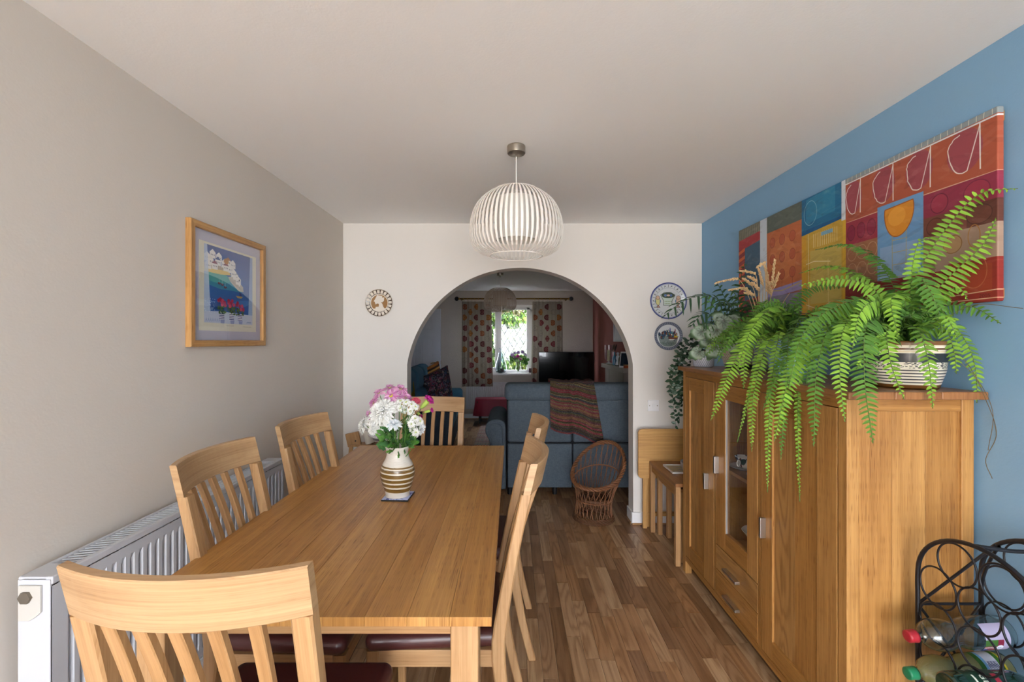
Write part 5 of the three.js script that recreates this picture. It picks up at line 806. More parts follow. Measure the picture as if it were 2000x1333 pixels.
{
  const rugT = canvasTex(512, 1024, (c) => { c.fillStyle = '#c9bfb6'; c.fillRect(0, 0, 512, 1024); for (let j = 0; j < 64; j++) { const y = j * 16, kind = j % 8; for (let i = 0; i < 34; i++) { const x = i * 15 + (j % 2) * 7; c.fillStyle = ['#a8384a', '#5a4a5e', '#b8687a', '#3f3a4a', '#c08a5a', '#7a2a3e', '#8f8a90', '#b04a3a'][(kind + (i % 3 ? 0 : 3)) % 8]; c.beginPath(); c.moveTo(x, y + 2); c.lineTo(x + 6, y + 8); c.lineTo(x, y + 14); c.lineTo(x - 6, y + 8); c.fill(); } if (kind === 0) { c.fillStyle = '#7a2a3a'; c.fillRect(0, y, 512, 4); } } });
  const g = new RoundedBoxGeometry(1.25, 0.01, 2.1, 2, 0.004), p = g.attributes.position, uv = g.attributes.uv; for (let i = 0; i < p.count; i++) uv.setXY(i, p.getX(i) / 1.25 + 0.5, p.getZ(i) / 2.1 + 0.5);
  const r = thing('rug', 'patterned red and cream rug on the living room floor beside the sofa', 'rug', [0.1, 0.006, -6.7]);
  part('pile', g, std({ map: rugT, roughness: 1 }), r);
  const fr = []; for (let i = 0; i < 100; i++) for (const s of [-1, 1]) fr.push(new THREE.BoxGeometry(0.004, 0.003, 0.04).translate(-0.62 + i * 0.0125, -0.002, s * 1.066)); part('fringe', fr, std({ color: hex('#d8d0c4'), roughness: 1 }), r).userData.kind = 'stuff';
}
{
  // television on a low stand
  const st = thing('tv_stand', 'low dark television stand hidden behind the sofa', 'stand', [0.95, 0, -7.85]);
  part('cabinet', rbox(1.0, 0.42, 0.4, 0, 0.29, 0, 0.006), std({ color: hex('#2a2320'), roughness: 0.5 }), st);
  for (const x of [-0.44, 0.44]) for (const z of [-0.15, 0.15]) part('leg', cyl(0.018, 0.022, 0.08, x, 0.04, z, 12), M.black, st);
  const t = thing('television', 'large black flat television behind the sofa, in front of the right curtain', 'television', [0.935, 0.5, -7.83]);
  part('casing', rbox(0.956, 0.56, 0.04, 0, 0.464, -0.015, 0.008), M.black, t);
  part('screen', rbox(0.936, 0.528, 0.006, 0, 0.47, 0.006, 0.002), phys({ color: hex('#050507'), roughness: 0.12, clearcoat: 0.6 }), t);
  part('foot', rbox(0.34, 0.012, 0.2, 0, 0.007, -0.01, 0.004), M.black, t); part('neck', rbox(0.07, 0.19, 0.03, 0, 0.1, -0.03, 0.006), M.black, t);
}
{
  // fireplace surround on the terracotta wall
  const f = thing('fireplace_surround', 'pale stone fireplace surround with a thick mantel shelf on the terracotta wall', 'fireplace', [1.43, 0, -6.15]);
  const stone = std({ color: hex('#b5aea6'), roughness: 0.8, bumpMap: scaled(stipple, 0.3, 0.3), bumpScale: 0.002 });
  partW('mantel_shelf', span(1.335, 1.484, 1.04, 1.1, -5.48, -6.82, 0.006, 'z'), stone, f);
  partW('pilaster', span(1.375, 1.484, 0, 1.04, -5.6, -5.86, 0.006), stone, f); partW('pilaster', span(1.375, 1.484, 0, 1.04, -6.46, -6.72, 0.006), stone, f);
  partW('lintel', span(1.38, 1.484, 0.8, 1.04, -5.86, -6.46, 0.004), stone, f);
  partW('hearth', span(1.12, 1.484, 0, 0.05, -5.5, -6.8, 0.006), stone, f);
  partW('fire_opening', span(1.44, 1.484, 0.05, 0.8, -5.86, -6.46, 0.004), M.black, f);
  const pic = thing('framed_picture', 'silver framed picture hanging over the mantel on the terracotta wall', 'picture', [1.484, 1.7, -6.1], -Math.PI / 2);
  const fm = std({ color: hex('#b9bcc2'), roughness: 0.3, metalness: 0.5 });
  part('frame_rail', rbox(0.92, 0.03, 0.025, 0, 0.265, 0.013), fm, pic); part('frame_rail', rbox(0.92, 0.03, 0.025, 0, -0.265, 0.013), fm, pic); part('frame_rail', rbox(0.03, 0.5, 0.025, -0.445, 0, 0.013), fm, pic); part('frame_rail', rbox(0.03, 0.5, 0.025, 0.445, 0, 0.013), fm, pic);
  part('print', new THREE.PlaneGeometry(0.86, 0.5).translate(0, 0, 0.008), std({ map: canvasTex(256, 128, (c) => { c.fillStyle = '#d8d8da'; c.fillRect(0, 0, 256, 128); c.fillStyle = '#5a626c'; c.fillRect(20, 12, 216, 70); c.fillStyle = '#8a929c'; c.fillRect(20, 60, 216, 24); c.fillStyle = '#3f464e'; c.fillRect(90, 30, 60, 50); }), roughness: 0.5 }), pic); part('backing', plain(-0.43, 0.43, -0.25, 0.25, 0.001, 0.007), M.white, pic);
  // things on the mantel
  const Y = 1.101, h = thing('hurricane_lamp', 'tall glass hurricane candle holder at the far end of the mantel', 'candle holder', [1.405, Y, -6.6]);
  part('glass_shade', lathe([[0.02, 0.03], [0.045, 0.05], [0.06, 0.08], [0.062, 0.27], [0.06, 0.27], [0.058, 0.082], [0.043, 0.053], [0.02, 0.034]], 36), phys({ color: hex('#f6f6fa'), roughness: 0.05, transmission: 1, thickness: 0 }), h);
  part('base', lathe([[0, 0], [0.05, 0], [0.045, 0.012], [0.012, 0.02], [0.016, 0.034], [0, 0.036]], 30), phys({ color: hex('#e6ecf0'), roughness: 0.1, clearcoat: 1 }), h); part('candle', cyl(0.026, 0.026, 0.16, 0, 0.12, 0, 24), std({ color: hex('#e8dfae'), roughness: 0.6 }), h); part('wick', cyl(0.0015, 0.0015, 0.012, 0, 0.206, 0, 5), M.black, h);
  const bot = (name, label, z, prof, mat, cat) => { const b = thing(name, label, cat, [1.4, Y, z]); part('body', lathe(prof, 28), mat, b); return b; };
  const tall = [[0, 0], [0.026, 0], [0.028, 0.01], [0.028, 0.1], [0.012, 0.14], [0.011, 0.18], [0.014, 0.182], [0, 0.183]];
  bot('glass_goblet', 'small clear goblet beside the hurricane candle holder', -6.36, [[0, 0], [0.024, 0], [0.022, 0.004], [0.004, 0.01], [0.004, 0.06], [0.02, 0.075], [0.026, 0.11], [0.024, 0.11], [0.018, 0.08], [0, 0.07]], M.glass, 'glass');
  const blueB = bot('blue_bottle', 'blue glass bottle holding dark feathers on the mantel', -6.22, tall, phys({ color: hex('#2f6a8a'), roughness: 0.1, clearcoat: 1 }), 'bottle');
  for (let i = 0; i < 4; i++) part('feather', new THREE.SphereGeometry(1, 8, 6).scale(0.009, 0.055, 0.002).rotateZ((i - 1.5) * 0.16).rotateY(i).translate((i - 1.5) * 0.012, 0.235, 0), std({ color: hex(i % 2 ? '#3a2c2c' : '#5a4638'), roughness: 0.9 }), blueB);
  const fg = bot('white_figurine', 'white and blue ceramic figurine in the middle of the mantel', -6.02, [[0, 0], [0.032, 0], [0.034, 0.01], [0.03, 0.03], [0.018, 0.07], [0.028, 0.1], [0.024, 0.13], [0.01, 0.14], [0.018, 0.155], [0.018, 0.17], [0, 0.185]], phys({ color: hex('#dfe6f2'), roughness: 0.25, clearcoat: 0.6 }), 'figurine'); part('base', cyl(0.036, 0.036, 0.012, 0, 0.006, 0, 24), M.black, fg);
  bot('brown_bottle', 'dark brown bottle on the mantel beside the greeting card', -5.86, tall.map(([r, y]) => [r * 1.1, y * 1.0]), phys({ color: hex('#3a2010'), roughness: 0.15, clearcoat: 1 }), 'bottle');
  const cd = thing('greeting_card', 'small green greeting card standing on the mantel', 'card', [1.42, Y, -5.76], -0.9);
  part('card_front', rbox(0.12, 0.15, 0.002, 0, 0.075, 0.012, 0.0008).rotateX(-0.1), std({ map: canvasTex(64, 64, (c) => { c.fillStyle = '#5a7a5e'; c.fillRect(0, 0, 64, 64); c.fillStyle = '#a8c8b4'; c.fillRect(14, 16, 30, 26); c.fillStyle = '#2f4a38'; c.fillRect(24, 24, 12, 12); }), roughness: 0.7 }), cd); part('card_back', rbox(0.12, 0.15, 0.002, 0, 0.075, -0.012, 0.0008).rotateX(0.1), M.white, cd);
  const pf = thing('photo_frame', 'white edged photo frame leaning at the near end of the mantel', 'frame', [1.385, Y, -5.6], -0.75);
  part('frame', rbox(0.15, 0.2, 0.014, 0, 0.1, 0, 0.003).rotateX(-0.22), M.white, pf); part('photo', plain(-0.06, 0.06, 0.02, 0.18, 0.0072, 0.0085).rotateX(-0.22), std({ color: hex('#2c3a4a'), roughness: 0.3 }), pf); part('strut', rbox(0.03, 0.14, 0.006, 0, 0.07, -0.06, 0.001).rotateX(0.25), M.black, pf);
  const bx = thing('orange_box', 'small orange box on the near end of the mantel', 'box', [1.4, Y, -5.51], 0); part('box_body', rbox(0.09, 0.03, 0.05, 0, 0.015, 0, 0.002), std({ color: hex('#c8602c'), roughness: 0.6 }), bx); part('lid', rbox(0.092, 0.012, 0.052, 0, 0.037, 0, 0.002), std({ color: hex('#c8a06c'), roughness: 0.6 }), bx);
}
{
  // six-panel door standing open at the left
  const d = thing('panelled_door', 'white six-panel interior door with a brass lever handle, standing open', 'door', [-1.6, 0, -7.8]);
  const W = 0.76, h = 1.98, x0 = -W / 2, white = std({ color: hex('#dfe4ee'), roughness: 0.4 });
  const st = 0.1, mu = 0.08, rows = [[0.12, 0.78], [0.9, 1.5], [1.6, 1.87]];
  for (const x of [x0 + st / 2, 0, -x0 - st / 2]) part('stile', rbox(x === 0 ? mu : st, h - 0.01, 0.035, x, h / 2 + 0.005, 0, 0.003), white, d);
  for (const [y0, y1] of [[0.005, 0.12], [0.78, 0.9], [1.5, 1.6], [1.87, h]]) part('rail', rbox(W - 0.02, y1 - y0, 0.0345, 0, (y0 + y1) / 2, 0, 0.003), white, d);
  for (const [y0, y1] of rows) for (const s of [-1, 1]) { const a = s < 0 ? x0 + st : mu / 2, b = s < 0 ? -mu / 2 : -x0 - st; part('door_panel', [span(a, b, y0, y1, -0.006, 0.006, 0.002), span(a + 0.03, b - 0.03, y0 + 0.03, y1 - 0.03, -0.012, 0.012, 0.006)], white, d); }
  part('handle', [cyl(0.024, 0.024, 0.008, 0, 0, 0, 24).rotateX(Math.PI / 2).translate(0.325, 1.06, 0.021), rod(V(0.325, 1.06, 0.02), V(0.325, 1.06, 0.06), 0.008), tube([V(0.325, 1.06, 0.058), V(0.29, 1.06, 0.06), V(0.24, 1.055, 0.058), V(0.215, 1.045, 0.056)], 0.0075, 20, 8), rbox(0.004, 0.06, 0.024, 0.381, 1.06, 0, 0.001)], M.brass, d, 'brass lever handle');
  for (const y of [0.25, 1.0, 1.75]) part('hinge', rbox(0.012, 0.09, 0.03, x0 - 0.004, y, 0, 0.002), M.brass, d);
}
{
  // curtain pole and curtains
  const p = thing('curtain_pole', 'dark brass curtain pole with round finials above the window', 'pole', [0.035, 2.19, -8.185]);
  const bz = std({ color: hex('#6a5428'), metalness: 0.8, roughness: 0.4 });
  part('pole', cyl(0.0125, 0.0125, 2.0, 0, 0, 0, 14).rotateZ(Math.PI / 2), bz, p);
  for (const s of [-1, 1]) { part('finial', ball(0.04, s * 1.03, 0, 0), M.iron, p); part('collar', cyl(0.018, 0.018, 0.02, 0, 0, 0, 16).rotateZ(Math.PI / 2).translate(s * 0.985, 0, 0), M.brass, p); part('bracket', [rod(V(s * 0.95, 0, 0), V(s * 0.95, 0, -0.164), 0.008), cyl(0.022, 0.022, 0.006, 0, 0, 0, 16).rotateX(Math.PI / 2).translate(s * 0.95, 0, -0.161)], bz, p); }
  const tex = (s) => canvasTex(512, 1024, (c) => {
    c.fillStyle = '#948b7f'; c.fillRect(0, 0, 512, 1024); for (let i = 0; i < 4000; i++) { c.fillStyle = `rgba(${i % 2 ? '90,80,70' : '230,222,210'},0.08)`; c.fillRect(rnd() * 512, rnd() * 1024, 2, 14); }
    for (let j = 0; j < 8; j++) for (let i = 0; i < 5; i++) { const x = 50 + i * 100 + rr(-8, 8), y = 64 + j * 128 + (i % 2) * 64, col = ['#7c4226', '#602a2e', '#6e2a32', '#877d73', '#542428', '#8c5628'][Math.floor(rnd() * 6)]; c.fillStyle = col; c.beginPath(); c.arc(x, y, 36, 0, 7); c.fill(); c.strokeStyle = 'rgba(240,225,200,0.35)'; c.lineWidth = 3; c.beginPath(); c.arc(x, y, 22, 0, 7); c.stroke(); c.beginPath(); c.arc(x, y, 11, 0, 7); c.stroke(); }
  });
  for (const [a, b, lab] of [[-0.9, -0.37, 'spotted curtain with red and orange circles on the left of the window'], [0.37, 0.91, 'spotted curtain with red and orange circles on the right of the window, behind the television']]) {
    const c = thing('curtain', lab, 'curtain', [(a + b) / 2, 0.61, -8.185], 0, 'pair of spotted curtains'), w = b - a, mir = a < 0 ? 1 : -1;
    const f = (u, v) => { const ph = u * 7 * 2 * Math.PI, am = 0.034 * (0.75 + 0.25 * Math.cos(u * 5)) * (0.8 + 0.35 * (1 - v)); return [(u - 0.5) * w * (1 + 0.06 * (1 - v)) + mir * 0.012 * (1 - v) + 0.01 * Math.sin(ph * 2), v * 1.53, am * Math.sin(ph + 0.5 * Math.sin(u * 3)) + 0.004 * Math.sin(ph * 2.3)]; };
    part('drape', sheet(f, 160, 14), phys({ map: tex(a), roughness: 0.95, transmission: 0.12, thickness: 0, side: THREE.DoubleSide }), c);
    for (let i = 0; i < 8; i++) part('curtain_ring', new THREE.TorusGeometry(0.021, 0.0028, 6, 20).rotateY(Math.PI / 2).translate((i + 0.5) / 8 * w - w / 2, 1.575, 0), M.brass, c);
    part('heading_tape', sheet((u, v) => { const q = f(u, 0.985); return [q[0], 1.528 + v * 0.025, q[2] * 0.8]; }, 160, 1), std({ color: hex('#cfc8bc'), roughness: 0.9, side: THREE.DoubleSide }), c);
  }
}
{
  // on the window sill
  const Y = 0.841, te = thing('glass_terrarium', 'pear shaped glass terrarium with pebbles and succulents on the window sill', 'terrarium', [-0.205, Y, -8.37]);
  part('pear_glass', lathe([[0, 0], [0.05, 0], [0.085, 0.02], [0.108, 0.06], [0.112, 0.1], [0.1, 0.17], [0.07, 0.25], [0.055, 0.31], [0.052, 0.345], [0.04, 0.375], [0.015, 0.39], [0.012, 0.387], [0.037, 0.372], [0.049, 0.343], [0.052, 0.308], [0.067, 0.248], [0.097, 0.168], [0.109, 0.1], [0.105, 0.06], [0.083, 0.023], [0.05, 0.003], [0, 0.003]], 44), phys({ color: hex('#e6eff5'), roughness: 0.03, transmission: 1, thickness: 0.002, ior: 1.45 }), te);
  part('stalk', tube([V(0, 0.388, 0), V(0.0, 0.42, 0), V(-0.012, 0.445, 0), V(-0.03, 0.46, 0)], 0.009, 16, 8), phys({ color: hex('#dfe9f0'), roughness: 0.05, transmission: 1, thickness: 0 }), te);
  const peb = []; for (let i = 0; i < 90; i++) { const a = rnd() * 7, r = 0.085 * Math.sqrt(rnd()); peb.push(ball(rr(0.007, 0.012), r * Math.cos(a), 0.018 + rnd() * 0.03, r * Math.sin(a), 6, 5)); } part('pebbles', peb, std({ color: hex('#5f6f74'), roughness: 0.8 }), te).userData.kind = 'stuff';
  for (let i = 0; i < 9; i++) { const a = i * 2.4, h = rr(0.1, 0.2), g = new THREE.ConeGeometry(0.014, h, 6).translate(0, h / 2, 0).rotateZ(rr(-0.3, 0.3)).translate(0.05 * Math.cos(a), 0.045, 0.05 * Math.sin(a)); part('succulent', g, std({ color: hex(i % 2 ? '#3f5f55' : '#56786a'), roughness: 0.6 }), te); }
  const gv = thing('glass_vase', 'clear glass vase of flowers on the window sill', 'vase', [0.115, Y, -8.37]);
  part('vase_glass', lathe([[0, 0], [0.04, 0], [0.055, 0.02], [0.06, 0.06], [0.045, 0.12], [0.036, 0.16], [0.048, 0.2], [0.046, 0.2], [0.033, 0.16], [0.05, 0.06], [0, 0.012]], 36), M.glass, gv);
  const jar = thing('candle_jar', 'small glass candle jar at the right end of the window sill', 'jar', [0.335, Y, -8.36]);
  part('jar_glass', lathe([[0, 0], [0.042, 0], [0.044, 0.005], [0.044, 0.13], [0.042, 0.13], [0.041, 0.008], [0, 0.006]], 32), M.glass, jar); part('candle', cyl(0.028, 0.028, 0.08, 0, 0.047, 0, 20), std({ color: hex('#4a3038'), roughness: 0.6 }), jar);
}
{
  // child's wicker chair in the archway; local: sitter looks along +z
  const t = thing('wicker_chair', "small child's wicker tub chair standing in the archway in front of the sofa", 'chair', [0.655, 0, -3.66], -0.55);
  const cane = std({ color: hex('#7d5030'), roughness: 0.5 }), cane2 = std({ color: hex('#5c3a20'), roughness: 0.6 });
  const rimH = (a) => { const k = 0.5 - 0.5 * Math.sin(a); return 0.27 + 0.28 * Math.pow(k, 1.25); };           // a = -90 deg is the back
  const surf = (a, y) => { const h = rimH(a), f = y / h, back = 0.5 - 0.5 * Math.sin(a), r = 0.16 - 0.03 * Math.sin(Math.PI * Math.min(1, y / 0.3)) * 0.8 + 0.042 * f * f * (1 - 0.35 * back); const lean = -0.19 * Math.pow(Math.max(0, y - 0.08) / 0.47, 1.2); return V(r * Math.cos(a) * (1 + 0.06 * f), y, r * Math.sin(a) * 0.92 + lean); };
  const ringAt = (yf, n = 40) => { const q = []; for (let i = 0; i < n; i++) { const a = i / n * 2 * Math.PI; q.push(surf(a, yf(a))); } return q; };
  const rope = (yf, R, r, twists) => { const base = new THREE.CatmullRomCurve3(ringAt(yf), true), g = []; for (let k = 0; k < 3; k++) { const q = []; for (let i = 0; i < 140; i++) { const f = i / 140, p = base.getPointAt(f), c = surf(0, yf(0)); const out = V(p.x, 0, p.z + 0.05).normalize(), w = f * 2 * Math.PI * twists + k * 2.094; q.push(p.addScaledVector(out, R * Math.cos(w)).add(V(0, R * Math.sin(w), 0))); } g.push(tube(q, r, 280, 5, true)); } return g; };
  part('rim', rope((a) => rimH(a), 0.0095, 0.0095, 16), cane, t);
  part('base_band', [...rope(() => 0.014, 0.008, 0.008, 12), ...rope(() => 0.034, 0.006, 0.006, 12)], cane2, t);
  for (const f of [0.5, 0.62]) part('waist_band', rope((a) => f === 0.5 ? 0.155 : Math.min(rimH(a) - 0.012, 0.26 + 0.11 * (0.5 - 0.5 * Math.sin(a))), 0.003, 0.003, 14), cane, t);
  const lat = []; for (let i = 0; i < 26; i++) for (const s of [-1, 1]) { const q = []; for (let k = 0; k <= 10; k++) { const f = k / 10, a0 = i / 26 * 2 * Math.PI, a = a0 + s * 0.42 * f, h = rimH(a); q.push(surf(a, 0.02 + (h - 0.02) * f)); } lat.push(tube(q, 0.0028, 12, 5)); }
  part('lattice', lat, cane, t).userData.kind = 'stuff';
  part('seat', [cyl(0.125, 0.125, 0.012, 0, 0.165, -0.02, 32), ...[0.04, 0.07, 0.1, 0.122].map((r) => new THREE.TorusGeometry(r, 0.005, 5, 32).rotateX(Math.PI / 2).translate(0, 0.172, -0.02))], cane2, t);
}
{
  // corner behind the flowers: round white-topped side table and a small wooden rack
  const s = thing('side_table', 'round white topped side table in the corner behind the flowers', 'table', [-0.85, 0, -3.345]);
  part('table_top', lathe([[0, 0], [0.19, 0], [0.198, 0.004], [0.2, 0.012], [0.196, 0.02], [0, 0.02]], 48).translate(0, 0.745, 0), phys({ color: hex('#ecebea'), roughness: 0.25, clearcoat: 0.4 }), s); part('pedestal', cyl(0.025, 0.02, 0.72, 0, 0.385, 0, 20), M.white, s); part('foot', lathe([[0, 0], [0.13, 0], [0.13, 0.01], [0.03, 0.03], [0, 0.03]], 36), M.white, s);
  const r = thing('wooden_rack', 'small wooden rack with a pegged end block and cream rolls, behind the flowers', 'rack', [-1.158, 0, -3.43]);
  const w = M.beech[1];
  part('end_block', [rbox(0.1, 0.1, 0.022, 0, 0, 0, 0.004)].map((g) => g.rotateZ(0.22).translate(-0.02, 0.7, 0.05))[0], w, r); part('peg_hole', cyl(0.006, 0.006, 0.004, 0, 0, 0, 12).rotateX(Math.PI / 2).translate(0.0, 0.69, 0.061), M.black, r);
  for (const x of [-0.06, 0.05]) part('leg', sweep([[x * 1.6, 0, 0.03, 0.014, 0.012], [x * 0.6, 0.66, 0.045, 0.014, 0.012]]), w, r); part('crossbar', rbox(0.2, 0.03, 0.02, 0, 0.25, 0.032, 0.002), w, r);
  const roll = std({ color: hex('#d9d2c4'), roughness: 0.9 }), bag = std({ color: hex('#8f8a8c'), roughness: 0.9 });
  part('roll', cyl(0.032, 0.032, 0.1, 0, 0, 0, 24).rotateZ(0.25).translate(0.085, 0.715, 0.03), roll, r); part('roll', cyl(0.03, 0.03, 0.1, 0, 0, 0, 24).rotateZ(-0.3).translate(0.16, 0.735, 0.02), bag, r);
  for (let i = 0; i < 3; i++) part('slat', rbox(0.03, 0.2, 0.008, 0, 0, 0, 0.002).rotateZ(-0.5).translate(0.26 + i * 0.06, 0.74, -0.02), roll, r); part('shelf', rbox(0.36, 0.016, 0.1, 0.14, 0.655, 0.02, 0.003), w, r); part('leg', sweep([[0.3, 0, 0.02, 0.013, 0.013], [0.3, 0.65, 0.02, 0.013, 0.013]]), w, r);
}

// ---------------------------------------------------------------- vase of flowers on the dining table
{
  const TY = 0.75, vx = -0.499, vz = -1.985;
  const cs = thing('coaster', 'square blue and white coaster under the striped vase', 'coaster', [vx + 0.004, TY, vz + 0.003], -0.04);
  part('coaster_body', rbox(0.116, 0.007, 0.116, 0, 0.0036, 0, 0.002), M.black, cs);
  part('coaster_print', rbox(0.112, 0.0012, 0.112, 0, 0.0075, 0, 0.0005), std({ map: scaled(canvasTex(128, 128, (c) => { c.fillStyle = '#b6c2ea'; c.fillRect(0, 0, 128, 128); c.fillStyle = '#3a55b0'; for (let i = 0; i < 40; i++) { c.beginPath(); c.ellipse(rnd() * 128, rnd() * 128, rr(4, 12), rr(2, 5), rnd() * 6, 0, 7); c.fill(); } c.strokeStyle = '#2b3f96'; c.lineWidth = 8; c.strokeRect(4, 4, 120, 120); }), 0.104, 0.104), roughness: 0.3 }), cs);
  const v = thing('striped_vase', 'cream stoneware vase with brown stripes holding the flowers on the dining table', 'vase', [vx, TY + 0.0084, vz]);
  const prof = [[0, 0], [0.048, 0], [0.05, 0.004], [0.056, 0.03], [0.066, 0.06], [0.0725, 0.09], [0.072, 0.115], [0.064, 0.138], [0.053, 0.157], [0.047, 0.175], [0.046, 0.19], [0.0505, 0.207], [0.052, 0.213], [0.049, 0.213], [0.043, 0.19], [0.045, 0.17], [0.06, 0.13], [0.062, 0.09], [0.045, 0.01], [0, 0.01]];
  const c2 = new THREE.SplineCurve(prof.map((p) => new THREE.Vector2(...p))), g = lathe(prof.map((p, i) => p), 64), p = g.attributes.position, uv = g.attributes.uv;
  const fine = lathe(c2.getPoints(120).map((q) => [Math.max(0, q.x), q.y]), 64), pf = fine.attributes.position, uf = fine.attributes.uv; for (let i = 0; i < pf.count; i++) uf.setY(i, pf.getY(i) / 0.213);
  const tex = canvasTex(512, 512, (c) => {
    c.fillStyle = '#d8d2c6'; c.fillRect(0, 0, 512, 512);
    const band = (y, h, col, sl) => { c.fillStyle = col; c.beginPath(); c.moveTo(0, y); for (let x = 0; x <= 512; x += 16) c.lineTo(x, y + sl * Math.sin(x / 512 * 2 * Math.PI) + rr(-1.2, 1.2)); for (let x = 512; x >= 0; x -= 16) c.lineTo(x, y + h + sl * Math.sin(x / 512 * 2 * Math.PI) + rr(-1.5, 1.5)); c.fill(); };
    for (let i = 0; i < 40; i++) band(i * 5, 2, i % 2 ? 'rgba(190,180,165,0.25)' : 'rgba(255,255,255,0.3)', 0);
    for (const [y, h] of [[192, 10], [226, 18], [264, 32], [318, 26], [366, 26], [416, 34]]) { band(y - 5, h + 8, '#b9a070', 6); band(y, h, '#7a5c2a', 7); band(y - 2, 5, '#523c1e', 7); } band(216, 5, '#6f5a3a', 6);
  });
  part('vase_body', fine, phys({ map: tex, roughness: 0.35, clearcoat: 0.4 }), v);
  const leafGreen = phys({ vertexColors: true, roughness: 0.7, transmission: 0.15, thickness: 0, side: THREE.DoubleSide }), stemM = std({ color: hex('#4f7a30'), roughness: 0.6 });
  const mouth = V(vx, TY + 0.2, vz);
  const orient = (g, dir) => g.applyQuaternion(new THREE.Quaternion().setFromUnitVectors(V(0, 1, 0), dir.clone().normalize()));
  // petals: strips that rise from the centre and curve outward, in whorls
  function bloom(R, whorls, n, w, cup, cols, o = {}) {
    const pos = [], col = [], cc = new THREE.Color();
    for (let k = 0; k < whorls; k++) {
      const f = whorls > 1 ? k / (whorls - 1) : 1, len = R * (0.35 + 0.65 * f), el = (1 - f) * 1.25 + cup, m = Math.round(n * (0.55 + 0.45 * f));
      for (let i = 0; i < m; i++) {
        const a = (i + 0.5 * (k % 2)) / m * 2 * Math.PI + rr(-0.1, 0.1), e = el + rr(-0.14, 0.14), L = len * rr(0.86, 1.08), ww = w * rr(0.85, 1.15);
        const d = V(Math.cos(a), 0, Math.sin(a)), s = V(-Math.sin(a), 0, Math.cos(a)); cc.set(cols[Math.floor(rnd() * cols.length)]);
        const P = (t, h) => d.clone().multiplyScalar(L * (t * Math.cos(e) + 0.06)).add(V(0, L * (t * Math.sin(e) - (o.droop ?? 0.3) * t * t * f), 0)).addScaledVector(s, h * ww * [0.45, 0.95, 1, 0.55][Math.round(t * 3)]).add(V(0, Math.abs(h) * ww * 0.5, 0));
        const tri = (...q) => { for (const x of q) { pos.push(x.x, x.y, x.z); col.push(cc.r, cc.g, cc.b); } };
        for (let q = 0; q < 3; q++) for (const h of [-1, 1]) { const A = P(q / 3, 0), B = P(q / 3, h), C = P((q + 1) / 3, h), D = P((q + 1) / 3, 0); tri(A, B, C); tri(A, C, D); }
        tri(P(1, -1), P(1, 1), P(1, 0).addScaledVector(d, ww * 0.5));
      }
    }
    const g = new THREE.BufferGeometry(); g.setAttribute('position', new THREE.Float32BufferAttribute(pos, 3)); g.setAttribute('color', new THREE.Float32BufferAttribute(col, 3)); g.computeVertexNormals(); return g;
  }
  const petal = phys({ vertexColors: true, roughness: 0.8, transmission: 0.25, thickness: 0, side: THREE.DoubleSide });
  const eye = std({ color: hex('#c3b52a'), roughness: 0.8 }), eyeG = std({ color: hex('#a9b83a'), roughness: 0.8 });
  const W = ['#efefe9', '#e6e6df', '#f6f6f2'], Pk = ['#d795c0', '#c878b0', '#e6b4d2'], Mg = ['#d0189a', '#b81288', '#e02aa8'];
  const flower = (name, label, px, py, d, dir, R, spec, o = {}) => {
    const c = at(px, py, d), t = thing(name, label, o.cat ?? 'flower', [c.x, c.y, c.z], 0, o.group);
    const D = V(...dir).normalize();
    part('bloom', orient(bloom(R, spec[0], spec[1], spec[2] * R, spec[3], spec[4], o), D), petal, t);
    if (o.eye) part('flower_eye', orient(new THREE.SphereGeometry(R * 0.26, 12, 6).scale(1, 0.45, 1).translate(0, R * 0.1, 0), D), o.eye, t);
    if (o.calyx) part('calyx', orient(lathe([[0, -R * 1.9], [R * 0.3, -R * 1.7], [R * 0.42, -R * 1.0], [R * 0.4, -R * 0.1], [R * 0.3, 0], [0, 0]], 14), D), std({ color: hex('#a9c45a'), roughness: 0.6 }), t, 'pale green calyx');
    const m = mouth.clone().sub(c).add(V(rr(-0.02, 0.02), -0.06, rr(-0.02, 0.02))), off = o.calyx ? D.clone().multiplyScalar(-R * 1.7) : D.clone().multiplyScalar(-0.002);
    part('stem', tube([off, off.clone().addScaledVector(D, -0.02).lerp(m, 0.15), m.clone().lerp(off, 0.35).add(V(0, 0.015, 0)), m], 0.0019, 20, 6), stemM, t);
    return t;
  };
  flower('white_chrysanthemum', 'largest white chrysanthemum at the centre of the vase bouquet', 746, 803, 1.93, [-0.25, 0.55, 0.75], 0.06, [9, 30, 0.13, 0.1, W]);
  flower('white_chrysanthemum', 'white chrysanthemum below and left of the largest white bloom', 738, 822, 1.95, [-0.5, 0.1, 0.8], 0.05, [7, 24, 0.14, 0, W]);
  flower('white_chrysanthemum', 'white chrysanthemum at the far left of the bouquet', 711, 829, 1.97, [-0.8, 0.35, 0.4], 0.042, [7, 22, 0.14, 0.05, W]);
  flower('white_chrysanthemum', 'white chrysanthemum with drooping petals at the lower left of the bouquet', 728, 841, 1.94, [-0.35, -0.3, 0.85], 0.032, [4, 13, 0.2, 0, W], { droop: 0.5 });
  flower('white_chrysanthemum', 'small white chrysanthemum seen from the side above the vase mouth', 769, 829, 1.9, [0.05, 0.8, 0.45], 0.033, [6, 22, 0.13, 0.15, ['#f2f6f6', '#e6eef2', '#ffffff']]);
  flower('white_chrysanthemum', 'white chrysanthemum facing right at the right edge of the bouquet', 817, 834, 1.97, [0.85, 0.15, 0.4], 0.043, [6, 22, 0.15, 0.1, ['#f2f2f0', '#e6e8ea', '#fbfbfa']]);
  flower('pink_daisy', 'pale pink open daisy with a yellow centre at the top of the bouquet', 764, 773, 1.97, [0, 0.45, 0.85], 0.032, [2, 22, 0.13, 0.1, Pk], { eye });
